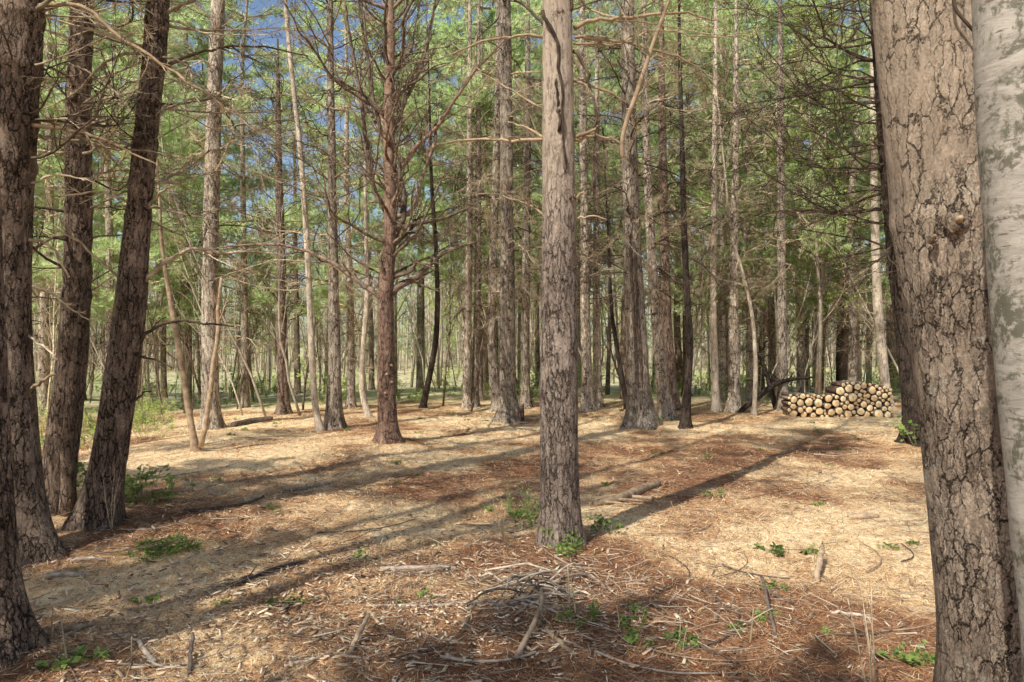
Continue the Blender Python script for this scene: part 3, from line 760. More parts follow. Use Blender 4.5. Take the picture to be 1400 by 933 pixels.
rt = T['fork'][0]
custom_branch(rt, [(276, 612, 8), (285, 555, 7), (292, 500, 6), (298, 440, 6), (302, 380, 4)], float(rt.location[1]) - .03, M['dead_tan'], 6, 5, 0, .2)
T['m388'] = make_tree('pine_tree', 'dark bushy pine bristling with fine dead branches behind the pale thin tree',
    [(388, 566, 17), (386, 480, 14), (384, 350, 12), (381, 220, 9), (380, 120, 6)], M['pine_brown'], top=8.5, sides=24, step=.06, lib='dark', z0=1.9, z1=8.2, gap=.22, per=(3, 5), seed=22, bscale=.75, tilt=(0.1, 0.7))
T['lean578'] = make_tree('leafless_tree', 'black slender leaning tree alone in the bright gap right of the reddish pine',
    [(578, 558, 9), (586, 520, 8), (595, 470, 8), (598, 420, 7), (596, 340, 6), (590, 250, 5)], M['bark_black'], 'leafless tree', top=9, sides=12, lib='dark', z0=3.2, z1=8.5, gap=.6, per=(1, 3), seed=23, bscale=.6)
T['m695'] = make_tree('pine_tree', 'tall grey pine with a shaded foot and orange rotten stub at its base',
    [(695, 574, 26), (694, 520, 22), (694, 420, 21), (693, 300, 18), (692, 150, 17), (690, 0, 16)], M['pine_mid'], top=13, sides=36, step=.05, lib='fine', z0=2.5, z1=8.5, gap=.42, seed=24, crown=5, crown_z=8.5, crown_s=.8, per=(3, 5))
T['m683'] = make_tree('pine_tree', 'curving pine close behind and left of the tall grey pine',
    [(682, 562, 16), (676, 520, 14), (672, 440, 12), (676, 300, 10), (680, 150, 9)], M['pine_mid'], top=12, sides=24, step=.06, lib='fine', z0=2.6, z1=8, gap=.5, seed=25, per=(3, 5))
T['m640'] = make_tree('pine_tree', 'left one of two close dark pines between the bright gap and the curving pine',
    [(638, 558, 11), (639, 480, 10), (641, 380, 9), (642, 200, 8)], M['pine_mid'], top=12, sides=20, lib='fine', z0=2.4, z1=7.5, gap=.5, seed=26, per=(3, 5))
T['m650'] = make_tree('pine_tree', 'right one of two close dark pines between the bright gap and the curving pine',
    [(649, 557, 11), (651, 480, 10), (653, 380, 9), (654, 200, 8)], M['pine_mid'], top=12, sides=20, lib='fine', z0=2.4, z1=7.5, gap=.5, seed=27, per=(3, 5))
T['m720'] = make_tree('pine_tree', 'pine peeking out directly left of the central trunk',
    [(719, 558, 14), (718, 480, 12), (719, 380, 11), (721, 200, 10)], M['pine_mid'], top=12, sides=20, lib='fine', z0=2.4, z1=7.5, gap=.5, seed=28, per=(3, 5))
T['m803'] = make_tree('pine_tree', 'sunlit pine standing just right of the central trunk',
    [(804, 562, 16), (802, 500, 14), (800, 420, 13), (799, 300, 11), (797, 150, 10)], M['pine_mid'], top=12, sides=24, step=.06, lib='fine', z0=2.5, z1=8, gap=.45, seed=29, per=(3, 5))
T['m818'] = make_tree('pine_tree', 'dark narrow pine between the sunlit pine and the twin-stemmed one',
    [(818, 557, 12), (816, 480, 11), (815, 380, 9), (816, 200, 8)], M['pine_mid'], top=11, sides=20, lib='fine', z0=2.5, z1=7.5, gap=.5, seed=30, per=(3, 5))
T['lean852'] = make_tree('leafless_tree', 'thin black leaning trunk left of the thick twin-stemmed pine',
    [(858, 560, 7), (850, 515, 7), (841, 460, 6), (836, 420, 5)], M['bark_black'], 'leafless tree', top=6.5, sides=12, lib='dark', z0=2.9, z1=6, gap=.6, per=(1, 2), seed=31, bscale=.5)
T['m875'] = make_tree('pine_tree', 'thick pale pine with dark vertical scars and weeds at its base right of centre',
    [(877, 582, 36), (873, 530, 31), (869, 440, 28), (864, 330, 24), (861, 200, 21), (859, 80, 18), (858, 0, 17)], M['pine_mid'], top=13, sides=48, step=.04, lib='mid', z0=2.8, z1=8.8, gap=.42, seed=32, per=(3, 5))
T['m912'] = make_tree('pine_tree', 'leaning sunlit pine between the thick pale pine and the dark one behind',
    [(912, 573, 20), (905, 520, 17), (898, 440, 15), (891, 350, 13), (884, 200, 10)], M['pine_mid'], top=12, sides=24, step=.06, lib='fine', z0=2.6, z1=8, gap=.45, seed=33, per=(3, 5))
T['m920'] = make_tree('pine_tree', 'dark pine half hidden behind the leaning sunlit pine',
    [(921, 562, 18), (916, 500, 15), (911, 430, 14), (908, 300, 12), (905, 150, 10)], M['pine_brown'], top=12, sides=24, step=.06, lib='fine', z0=2.5, z1=8, gap=.45, seed=34, per=(3, 5))
T['m937'] = make_tree('leafless_tree', 'thin dark wavy tree on an earth mound right of the thick pale pine',
    [(937, 586, 14), (940, 530, 10), (943, 470, 10), (939, 400, 9), (935, 300, 8), (932, 180, 6), (929, 70, 5)], M['bark_black'], 'leafless tree', top=9, sides=16, step=.06, lib='dark', z0=2.6, z1=7, gap=.5, per=(1, 3), seed=35, bscale=.6)
T['m978'] = make_tree('pine_tree', 'pale slim pine in front of a pair of black trunks right of the wavy tree',
    [(979, 563, 11), (977, 500, 10), (975, 420, 9), (976, 250, 7), (978, 100, 6)], M['bark_pale'], top=11, sides=16, lib='mid', z0=2.5, z1=8, gap=.5, seed=36, per=(3, 5), bscale=.8)
T['m1004'] = make_tree('pine_tree', 'straight sunlit pine with forked top left of the log pile',
    [(1004, 562, 18), (1004, 500, 15), (1003, 420, 13), (1004, 300, 10), (1006, 150, 8)], M['pine_mid'], top=12, sides=24, step=.06, lib='fine', z0=2.5, z1=8, gap=.42, seed=37, per=(3, 5))
T['m1030'] = make_tree('leafless_tree', 'thin pale twisting tree with fresh green leaves left of the log pile',
    [(1031, 568, 6), (1033, 500, 6), (1028, 430, 5), (1014, 370, 5), (1000, 320, 4)], M['bark_pale'], 'leafless tree', top=7.5, sides=12, lib='mid', z0=2.0, z1=7, gap=.4, per=(2, 3), seed=38, bscale=.55)
T['m1070'] = make_tree('pine_tree', 'pine with a sunlit right side rising at the left end of the log pile',
    [(1070, 561, 15), (1070, 500, 13), (1069, 420, 12), (1068, 300, 11), (1067, 150, 9)], M['pine_mid'], top=12, sides=24, step=.06, lib='fine', z0=2.9, z1=8, gap=.42, seed=39, per=(3, 5))
T['m1207'] = make_tree('pine_tree', 'pale pine leaning behind the right end of the log pile, tangled in dry vines',
    [(1213, 556, 13), (1208, 500, 12), (1201, 430, 12), (1197, 340, 11), (1194, 200, 9)], M['bark_pale'], top=12, sides=20, lib='fine', z0=1.9, z1=6.5, gap=.25, seed=40, crown=5, crown_z=8.5, crown_s=.8, bscale=.6)
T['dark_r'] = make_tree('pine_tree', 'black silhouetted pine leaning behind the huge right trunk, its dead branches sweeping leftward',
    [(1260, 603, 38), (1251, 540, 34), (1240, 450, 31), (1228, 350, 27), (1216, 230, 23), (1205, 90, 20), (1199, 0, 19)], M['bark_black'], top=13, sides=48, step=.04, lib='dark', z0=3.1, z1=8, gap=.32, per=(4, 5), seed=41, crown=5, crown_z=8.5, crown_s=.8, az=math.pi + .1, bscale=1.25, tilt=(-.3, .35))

# dark rings of old branch scars on the centre pine
_rc, _pc, _rr = T['centre']; _r = random.Random(4)
for z in (1.12, 2.06, 2.58, 3.18, 4.02):
    q = at_height(_pc, z); rad = float(np.interp(z, _pc[:, 2], _rr))
    for k in range(3):
        a = -math.pi / 2 + _r.uniform(-1.4, 1.4); mb = MB(); c = np.array([q[0] + math.cos(a) * rad * .97, q[1] + math.sin(a) * rad * .97, z + _r.gauss(0, .035)])
        n_ = np.array([math.cos(a), math.sin(a), 0]); rr0 = _r.uniform(.010, .020)
        mb.tube([c - n_ * .02, c + n_ * .008, c + n_ * .013], [rr0 * 1.3, rr0, rr0 * .4], 9)
        link('branch_scar', mb.mesh('branch_scar', M['pine_brown']), _rc)
# hand-placed limbs on the near trees
dC = float(T['centre'][0].location[1]); rc = T['centre'][0]
CB = [([(745, 190, 9), (700, 193, 7), (650, 190, 6), (600, 198, 4), (575, 215, 2)], 0.2, 5), ([(784, 190, 11), (810, 178, 7), (817, 172, 5)], -.1, 0),
      ([(784, 192, 10), (815, 187, 7), (840, 190, 5), (858, 205, 3)], .1, 3), ([(784, 40, 12), (812, 28, 9), (860, 23, 8), (930, 18, 6), (972, 26, 4), (1000, 35, 2)], -.3, 7),
      ([(785, 52, 8), (830, 55, 7), (880, 64, 6), (940, 84, 4), (965, 110, 3), (985, 165, 1.5)], .2, 8), ([(783, 70, 10), (802, 95, 8), (806, 125, 6), (815, 148, 6), (812, 200, 4), (811, 270, 3)], .0, 2),
      ([(745, 35, 9), (720, 12, 6), (690, -10, 5), (660, -30, 3)], .2, 3), ([(744, 50, 8), (700, 50, 6), (660, 58, 5), (600, 80, 3), (560, 85, 2)], .15, 7),
      ([(740, 15, 10), (760, 60, 8), (768, 130, 6), (771, 210, 5), (773, 235, 3)], -.12, 0), ([(765, 180, 8), (763, 140, 6), (760, 108, 4)], -.1, 0),
      ([(777, 32, 9), (782, 8, 7), (785, -20, 5)], -.1, 2), ([(744, 188, 8), (720, 175, 5), (695, 167, 3)], .1, 2),
      ([(750, 300, 6), (725, 282, 5), (690, 270, 4), (640, 262, 2)], .2, 5), ([(783, 285, 8), (791, 268, 6), (797, 262, 4)], -.1, 0), ([(780, 300, 6), (805, 295, 5), (830, 299, 3)], -.05, 0),
      ([(745, 150, 5), (700, 125, 4), (660, 100, 3), (620, 60, 2)], .3, 5), ([(783, 110, 6), (830, 125, 5), (856, 140, 4)], .2, 3), ([(784, 60, 6), (850, 60, 5), (900, 40, 4), (960, 50, 3), (1040, 45, 2)], .5, 6)]
for i, (pp, dz, kk) in enumerate(CB): custom_branch(rc, pp, dC - (0.0 if i not in (8, 9) else 0.13), M['dead_dark'] if i in (8, 9, 10, 5, 6) else M['dead_tan'], kk, 700 + i, dz if i not in (8, 9) else 0.001, .28, wf=.58)
# broken limb hanging by the centre pine: hooked over its higher branches
mb = MB(); hp = [P(935, -60, 5.2), P(915, 0, 5.2), P(893, 60, 5.2), P(873, 120, 5.2), P(857, 165, 5.2), P(851, 190, 5.2), P(851, 216, 5.2)]
hb = np.array(hp); pa = catmull(hb, 5) - hb[-1]
mb.tube(pa, np.interp(np.linspace(0, 1, len(pa)), [0, .5, 1], [0.010, 0.0165, 0.015]), 9)
for k in range(3): pass
mb.tube(catmull([hb[0] - hb[-1], P(960, -120, 5.3) - hb[-1], P(860, -190, 5.6) - hb[-1], P(765, -200, dC) - hb[-1]], 5), np.linspace(.012, .016, 16), 7)
o = link('broken_branch', mb.mesh('broken_branch', M['dead_tan']), None, tuple(hb[-1])); tag(o, 'bare brown broken branch hanging diagonally from the top, right of the central trunk', 'branch')
rl = T['left_d'][0]; dl = float(rl.location[1])
LB = [([(196, 384, 10), (225, 358, 8), (262, 341, 7), (300, 344, 6), (350, 345, 4), (400, 352, 2)], .2, 9), ([(186, 470, 8), (212, 448, 6), (250, 440, 5), (290, 443, 4), (318, 448, 2)], .1, 3),
      ([(182, 488, 6), (205, 490, 4), (235, 502, 2)], 0, 2), ([(172, 556, 6), (190, 542, 4), (206, 534, 3)], 0, 1), ([(196, 290, 7), (215, 268, 5), (235, 255, 4)], -.1, 1),
      ([(190, 160, 6), (160, 130, 5), (130, 105, 4), (80, 78, 3), (40, 60, 2)], .2, 5), ([(222, 95, 9), (250, 78, 7), (290, 68, 5), (345, 62, 4), (420, 78, 2)], .3, 7),
      ([(222, 20, 10), (245, 8, 7), (270, 0, 6)], 0, 3), ([(206, 165, 6), (250, 138, 5), (290, 133, 4), (330, 120, 2)], .2, 6), ([(180, 395, 6), (140, 360, 5), (100, 325, 4), (60, 312, 2)], -.2, 6),
      ([(187, 285, 5), (140, 262, 4), (80, 268, 3), (30, 262, 2)], -.2, 6), ([(196, 190, 6), (160, 205, 5), (110, 195, 5), (50, 185, 4)], -.3, 4)]
for i, (pp, dz, kk) in enumerate(LB): custom_branch(rl, pp, dl, M['dead_dark'] if i in (1, 2, 3, 6) else M['dead'], kk, 760 + i, dz, .25, wf=.72)
re_ = T['edge_b'][0]; de = float(re_.location[1])
EB = [([(40, 172, 9), (100, 178, 7), (150, 195, 5), (215, 225, 3)], -.2, 4), ([(35, 10, 9), (110, 10, 8), (170, 55, 7), (240, 100, 6), (300, 140, 4), (350, 182, 3)], -.3, 6),
      ([(40, 535, 8), (58, 522, 6), (74, 512, 5)], -.25, 0), ([(42, 390, 6), (75, 405, 5), (100, 425, 3), (125, 440, 2)], .2, 4), ([(40, 330, 7), (70, 335, 5), (95, 380, 4)], .2, 4),
      ([(45, 25, 8), (55, 10, 10), (80, -10, 6)], -.1, 2), ([(42, 250, 5), (80, 240, 4), (130, 250, 2)], .1, 5), ([(38, 460, 5), (62, 478, 4), (80, 492, 3)], -.1, 1)]
for i, (pp, dz, kk) in enumerate(EB): custom_branch(re_, pp, de, M['dead_tan'] if i in (0, 1, 2) else M['dead'], kk, 800 + i, dz, .3, wf=.7)
rr_ = T['red'][0]; dr = float(rr_.location[1])
RB = [([(533, 402, 13), (552, 388, 12), (575, 375, 10), (598, 352, 8), (625, 338, 5), (660, 330, 2)], .3, 8), ([(524, 410, 10), (490, 385, 8), (455, 360, 7), (410, 340, 5), (350, 335, 4), (300, 338, 2)], -.2, 10),
      ([(535, 300, 10), (565, 285, 9), (575, 250, 7), (592, 200, 6), (605, 160, 4), (650, 95, 3), (690, 60, 2)], .3, 9), ([(534, 335, 10), (550, 300, 9), (553, 270, 9), (545, 240, 7), (525, 190, 6), (508, 120, 6), (500, 60, 4), (490, 0, 3)], 0, 9),
      ([(533, 380, 8), (560, 372, 6), (570, 360, 5), (590, 366, 3)], -.2, 3), ([(536, 250, 9), (565, 205, 7), (600, 170, 6), (640, 110, 5), (690, 55, 3)], .3, 8), ([(528, 290, 9), (510, 255, 8), (503, 210, 7), (492, 130, 6), (480, 60, 5), (470, 0, 4)], 0, 8),
      ([(534, 200, 8), (550, 150, 6), (575, 90, 5), (590, 30, 4), (600, -20, 3)], .2, 7), ([(540, 310, 8), (600, 300, 6), (640, 285, 4)], .2, 5)]
for i, (pp, dz, kk) in enumerate(RB): custom_branch(rr_, pp, dr, M['dead_red'] if i != 5 else M['pine_red'], kk, 830 + i, dz, .3, wf=.85)
# split second stem of the left pine
rs_ = T['left_c'][0]
custom_branch(rs_, [(88, 702, 17), (92, 640, 16), (97, 560, 15), (108, 470, 12), (118, 400, 9)], float(rs_.location[1]) - .18, M['pine_dark'], 0, 3, 0, .2, 24)
# cut-branch discs on the reddish trunk
mb = MB()
for (px, py) in ((529, 512), (536, 523), (527, 538), (535, 500)):
    c = P(px, py, dr - .135) - np.array(rr_.location); mb = MB()
    mb.tube([c + np.array([0, .05, 0]), c + np.array([0, -.012, .002])], [.022, .02], 10); link('cut_stub', mb.mesh('cut_stub', M['dead_tan']), rr_)
# dark scars on the thick pale pine
for k, x0 in enumerate((868, 874)):
    rq = T['m875'][0]; custom_branch(rq, [(x0 + 6, 560, 3), (x0 + 1, 470, 4), (x0 - 3, 400, 4), (x0 - 7, 330, 3)], float(rq.location[1]) - .2, M['dead_dark'], 0, 9 + k, 0.01, .1)

# -- background pines and leafless trees -------------------------------------------
rng = random.Random(77)
used = [tuple(v[0].location[:2]) for v in T.values()]
def free(x, y, md):
    return all((x - a) ** 2 + (y - b) ** 2 > md * md for a, b in used)
protos = []
def proto_pine(i, far=False):
    r = random.Random(3000 + i); nrr = np.random.RandomState(i)
    H = r.uniform(15, 19); rad0 = r.uniform(.12, .18)
    n = 7; zz = np.linspace(0, H, n); lx = r.uniform(-.5, .5); ly = r.uniform(-.4, .4)
    pts = np.stack([lx * (zz / H) ** 1.3 + nrr.normal(0, .06, n), ly * (zz / H) + nrr.normal(0, .06, n), zz], -1); pts[0] = 0
    pa = catmull(pts, 6); rr = rad0 * (1 - .85 * np.linspace(0, 1, len(pa)))
    root = empty('pine_tree', (0, 0, 0), 'x', 'pine tree')
    link('trunk', trunk_mesh('trunk', pa, rr, [M['pine_mid'], M['pine_brown'], M['pine_brown'], M['pine_mid'], M['bark_black']][i % 5], 14, .3, [], i), root)
    z = r.uniform(1.8, 2.6); cz = ([3.4, 4.6, 5.5, 3.0, 6.0, 3.8, 5.0, 4.2][i] + (1.6 if far else 0)); k = 0
    if far:
        link('dead_branches', far_branches(i + 70, z + 1.5, cz + 1, 2.0, M['dead']), root)['kind'] = 'stuff'; z = 99
    while z < cz + .5 and k < 32:
        q = at_height(pa, z)
        for _ in range(r.randint(3, 5)):
            a = r.uniform(0, PI2); k += 1
            link('branch', r.choice(LIB['fine' if i % 2 else 'mid']), root, tuple(q), (r.uniform(-.6, .6), r.uniform(-.4, .35), a), r.uniform(.7, 1.2))
        z += r.uniform(.35, .6)
    q = at_height(pa, cz); add_crown(root, i % 5, cz, (H - cz) / 9.3, r.uniform(0, 6), q[0], q[1])
    return root
PP = [proto_pine(i) for i in range(8)]; PF = [proto_pine(i, True) for i in range(8)]
GP = 'pines standing in the background of the clearing'
first = [True] * 16
n_p = 0; tries = 0
while n_p < 60 and tries < 4000:
    tries += 1
    y = 16.5 + 19 * rng.random() ** 1.15; x = rng.uniform(-.82, .82) * y
    px = CX + F * x / y
    gap_sky = 300 < px < 500 and rng.random() < .85
    gap_mid = 545 < px < 632 and y < 34
    if gap_sky or gap_mid or not free(x, y, 1.9): continue
    if px < 330 and y < 19: continue
    if 1080 < px < 1215 and y < 19: continue
    used.append((x, y)); i = n_p % 8; QQ = PP
    if y > 25: QQ = PF; i += 8
    z = Gf(x, y) - .05; sy = min(.40 + .0165 * y, 1.12) * rng.uniform(.92, 1.1)
    lab = 'tall pine with bare lower trunk and green crown, standing behind the clearing'
    if first[i]:
        o = QQ[i % 8]; first[i] = False; o.location = (x, y, z); o.scale = (sy,) * 3; o.rotation_euler[2] = rng.uniform(0, 6.28); o['label'] = lab; o['group'] = GP
    else:
        copy_tree(QQ[i % 8], (x, y, z), rng.uniform(0, 6.28), sy, lab, GP)
    n_p += 1

# full low-crowned pines whose green masses show between the trunks
for k, (px, y, s_, lab) in enumerate(((985, 19.5, .80, 'full green pine with soft pale needles left of the log pile'), (1095, 21.5, .92, 'bushy pale green pine directly behind the log pile'), (1165, 18.2, .72, 'young pine with drooping green boughs behind the right end of the log pile'),
        (1030, 27, 1.1, 'taller green pine behind the bushy one at the log pile'), (905, 24, .95, 'green pine filling the gap behind the leaning sunlit pine'), (640, 24, 1.0, 'green pine behind the two close dark pines'), (575, 27, 1.0, 'green pine rising behind the black leaning tree'),
        (335, 20, .78, 'young green pine behind the mossy fallen log'), (255, 22, .9, 'green pine behind the leaning forked sapling'), (150, 19, .8, 'green pine seen between the left leaning pines'), (800, 22, .9, 'green pine behind the sunlit pine right of centre'), (60, 20, .9, 'green pine seen behind the split pine'))):
    x = (px - CX) / F * y
    copy_tree((PP if y < 22 else PF)[(3, 0, 5)[k % 3]], (x, y, Gf(x, y) - .05), k * 1.3, s_, lab, None)
for o in col.objects:
    if o.get('group') == GP and 'fill' in o.get('label', ''): del o['group']

def leaf_quads(mb, pos, nr, size):
    n = len(pos); pos = np.asarray(pos); a = nr.normal(0, 1, (n, 3)); a[:, 2] *= .5; a /= np.linalg.norm(a, axis=1)[:, None]
    s = np.cross(a, nr.normal(0, 1, (n, 3))); s /= np.linalg.norm(s, axis=1)[:, None]
    l = size * (.6 + .8 * nr.rand(n))[:, None]
    V = np.stack([pos, pos + a * l * .5 + s * l * .32, pos + a * l, pos + a * l * .5 - s * l * .32], 1).reshape(-1, 3)
    mb.add(V, np.arange(n * 4).reshape(-1, 4))

def proto_bare(i, leaves):
    r = random.Random(5000 + i); nr = np.random.RandomState(50 + i)
    H = r.uniform(9, 15); mb = MB(); tips = []
    grow(mb, (0, 0, -.1), (r.uniform(-.06, .06), r.uniform(-.06, .06), 1), H, r.uniform(.05, .10), 0, r, .10, .1, (0,), .6, .01, 1, tips, (8, 4, 3, 3))
    root = empty('leafless_tree', (0, 0, 0), 'x', 'leafless tree')
    link('trunk', mb.mesh('trunk', M['bark_pale'] if i % 2 else M['pine_mid']), root)
    pts = tips[0][0]; mb = MB(); tp = []
    for k in range(26):
        t = r.uniform(.18, .98); x = t * (len(pts) - 1); j = min(int(x), len(pts) - 2); q = pts[j] + (pts[j + 1] - pts[j]) * (x - j)
        a = r.uniform(0, PI2); d = (math.cos(a) * .8, math.sin(a) * .8, r.uniform(.3, 1.2))
        grow(mb, q, d, H * .18 * r.uniform(.5, 1.3) * (1.2 - .6 * t), .022 * (1.2 - t), 2, r, .25, .15, (5, 3), .6, .0055, 1, tp, (4, 3, 3, 3))
    br = link('branches', mb.mesh('branches', M['dead']), root); br['kind'] = 'stuff'
    if leaves:
        pos = []
        for p_, d_, lv, l_ in tp:
            if lv >= 1:
                for _ in range(leaves): pos.append(p_[-1] * r.random() ** .5 + p_[1] * 0 + p_[r.randint(1, len(p_) - 1)] * 0 + (p_[r.randint(1, len(p_) - 1)] - p_[-1]) * 0 if False else p_[r.randint(1, len(p_) - 1)] + nr.normal(0, .06, 3))
        mb = MB(); leaf_quads(mb, pos, nr, .075); link('leaves', mb.mesh('leaves', M['leaf'], False), root)['kind'] = 'stuff'
    return root
BP = [proto_bare(i, [0, 4, 0, 6, 3, 0, 2][i]) for i in range(7)]
first = [True] * 7; n_b = 0; tries = 0
GB = 'thin leafless trees filling the far background'
while n_b < 190 and tries < 6000:
    tries += 1
    y = 22 + 60 * rng.random() ** .8; x = rng.uniform(-.80, .80) * y
    if not free(x, y, .55): continue
    used.append((x, y)); i = rng.randrange(7) if n_b >= 7 else n_b
    z = Gf(x, y)
    lab = ('thin bare tree of the far background wood', 'thin far tree coming into yellow-green leaf')[1 if i in (1, 3, 4, 6) else 0]
    if first[i]:
        o = BP[i]; first[i] = False; o.location = (x, y, z); o['label'] = lab; o['group'] = GB
    else: copy_tree(BP[i], (x, y, z), rng.uniform(0, 6.28), rng.uniform(.7, 1.2), lab, GB)
    n_b += 1
# leafy spring trees
LEAFY = proto_bare(9, 16)
for k, (px, y, s_, lab) in enumerate(((1120, 17.4, .62, 'yellow-green spring tree behind the black leaning pine branches'), (1060, 18.5, .42, 'low yellow-green leafing tree at the left end of the log pile'), (90, 22, .8, 'yellow-green leafing tree seen between the left edge trunks'), (1175, 23, .95, 'tall yellow-green leafing tree high behind the right end of the log pile'), (600, 31, .8, 'yellow-green leafing tree in the bright gap by the black leaning tree'))):
    x = (px - CX) / F * y; copy_tree(LEAFY, (x, y, Gf(x, y)), k * 1.1, s_, lab)
# two leafy spring trees seen at the upper right
for k, (x, y, s) in enumerate(((7.6, 18.5, .85), (9.6, 21, .95), (5.9, 20, .6))):
    copy_tree(BP[3], (x, y, Gf(x, y)), k * 2.1, s, ['yellow-green leafing tree behind the black leaning pine', 'farther yellow-green leafing tree beyond the log pile', 'small leafing tree behind the log pile end'][k])

GS = 'thin saplings and poles standing among the background trees'
SP = []
for i in range(6):
    r = random.Random(5600 + i); mb = MB(); H = r.uniform(3.5, 7)
    grow(mb, (0, 0, -.05), (r.uniform(-.15, .15), r.uniform(-.1, .1), 1), H, r.uniform(.018, .035), 2, r, .13, .12, (16, 4), .65, .0042, 1, None, (7, 4, 3, 3), .3)
    me = mb.mesh('sapling', (M['bark_pale'], M['dead'], M['pine_brown'])[i % 3]); SP.append(me)
k = 0
while k < 150:
    y = 15.5 + 26 * rng.random() ** 1.3; x = rng.uniform(-.80, .80) * y; px = CX + F * x / y
    if not free(x, y, .35) or (1060 < px < 1235 and y < 17.5) or (px > 480 and y < 16.5): continue
    used.append((x, y)); o = link('sapling', SP[k % 6], None, (x, y, Gf(x, y)), (0, 0, rng.uniform(0, 6.28)), rng.uniform(.6, 1.25)); k += 1
    tag(o, 'thin bare sapling pole among the background pines', 'sapling', GS)

# far-off wood closing the view
def far_wood():
    nr = np.random.RandomState(8); r = random.Random(8)
    mb = MB(); mp = MB(); pos = []
    for k in range(1500):
        y = 80 + 60 * nr.rand(); x = (nr.rand() * 2 - 1) * y * 1.0; z = Gf(x, y); H = 11 + 8 * nr.rand()
        mb.tube([(x, y, z), (x + nr.normal(0, .3), y, z + H * .5), (x + nr.normal(0, .8), y, z + H)], [.13, .09, .03], 4, False)
        for _ in range(60):
            h = H * (.15 + .9 * nr.rand()); rr = 1.9 * (1.1 - h / H) + .5
            pos.append((x + nr.normal(0, rr * .6), y + nr.normal(0, rr * .6), z + h))
    root = empty('far_woods', (0, 0, 0), 'pale hazy far-off wood closing the view', 'far wood'); root['kind'] = 'stuff'
    link('far_trunks', mb.mesh('far_trunks', M['bark_pale']), root)['kind'] = 'stuff'
    fl = MB(); leaf_quads(fl, pos, nr, .5); link('far_foliage', fl.mesh('far_foliage', M['far_leaf'], False), root)['kind'] = 'stuff'
M['far_leaf'] = leafmat('far_leaf', (0.45, 0.54, 0.25), (0.66, 0.68, 0.46), .5, .1, .2)
far_wood()

# -- undergrowth --------------------------------------------------------------------
def shrub_proto(i, H, W, nst, leafsz, mat, nl):
    r = random.Random(6000 + i); nr = np.random.RandomState(60 + i); sm = MB(); pos = []
    for k in range(nst):
        a = r.uniform(0, PI2); rr = r.uniform(0, W * .4); tips = []
        grow(sm, (math.cos(a) * rr, math.sin(a) * rr, -.02), (math.cos(a) * .5, math.sin(a) * .5, 1), H * r.uniform(.5, 1.1), .006 * max(H, .5), 1, r, .25, .1, (4,), .7, .0018, 1, tips, (4, 3, 3))
        for p_, d_, lv, l_ in tips:
            for _ in range(nl):
                j = r.randint(1, len(p_) - 1); pos.append(p_[j] + nr.normal(0, .02 * max(H, .4), 3))
    root = empty('shrub', (0, 0, 0), 'x', 'shrub')
    link('stems', sm.mesh('stems', M['stem']), root)['kind'] = 'stuff'
    lm = MB(); leaf_quads(lm, pos, nr, leafsz); link('leaves', lm.mesh('leaves', mat, False), root)['kind'] = 'stuff'
    return root
SH = [shrub_proto(0, 1.1, 1.2, 16, .06, M['leaf'], 6), shrub_proto(1, .8, 1.4, 18, .055, M['leaf_green'], 7), shrub_proto(2, 1.5, 1.2, 14, .06, M['leaf'], 6), shrub_proto(3, .5, 1.3, 20, .05, M['leaf_green'], 6)]
first = [True] * 4
for k in range(170):
    y = 18.5 + 44 * rng.random() ** 1.1; x = rng.uniform(-.80, .80) * y
    if rng.random() < .22: y = rng.uniform(11, 18); x = -y * rng.uniform(.46, .75)
    i = k % 4; lab = ['waist-high shrub in fresh yellow-green leaf behind the clearing', 'low green leafy shrub at the back of the clearing', 'tall loose shrub in fresh leaf behind the clearing', 'ankle-high green undergrowth clump at the back of the clearing'][i]
    g = 'shrubs growing behind the clearing'; s = rng.uniform(.6, 1.25)
    if y < 18: s *= .55
    if first[i]:
        o = SH[i]; first[i] = False; o.location = (x, y, Gf(x, y)); o.scale = (s,) * 3; o['label'] = lab; o['group'] = g
    else: copy_tree(SH[i], (x, y, Gf(x, y)), rng.uniform(0, 6.28), s, lab, g)

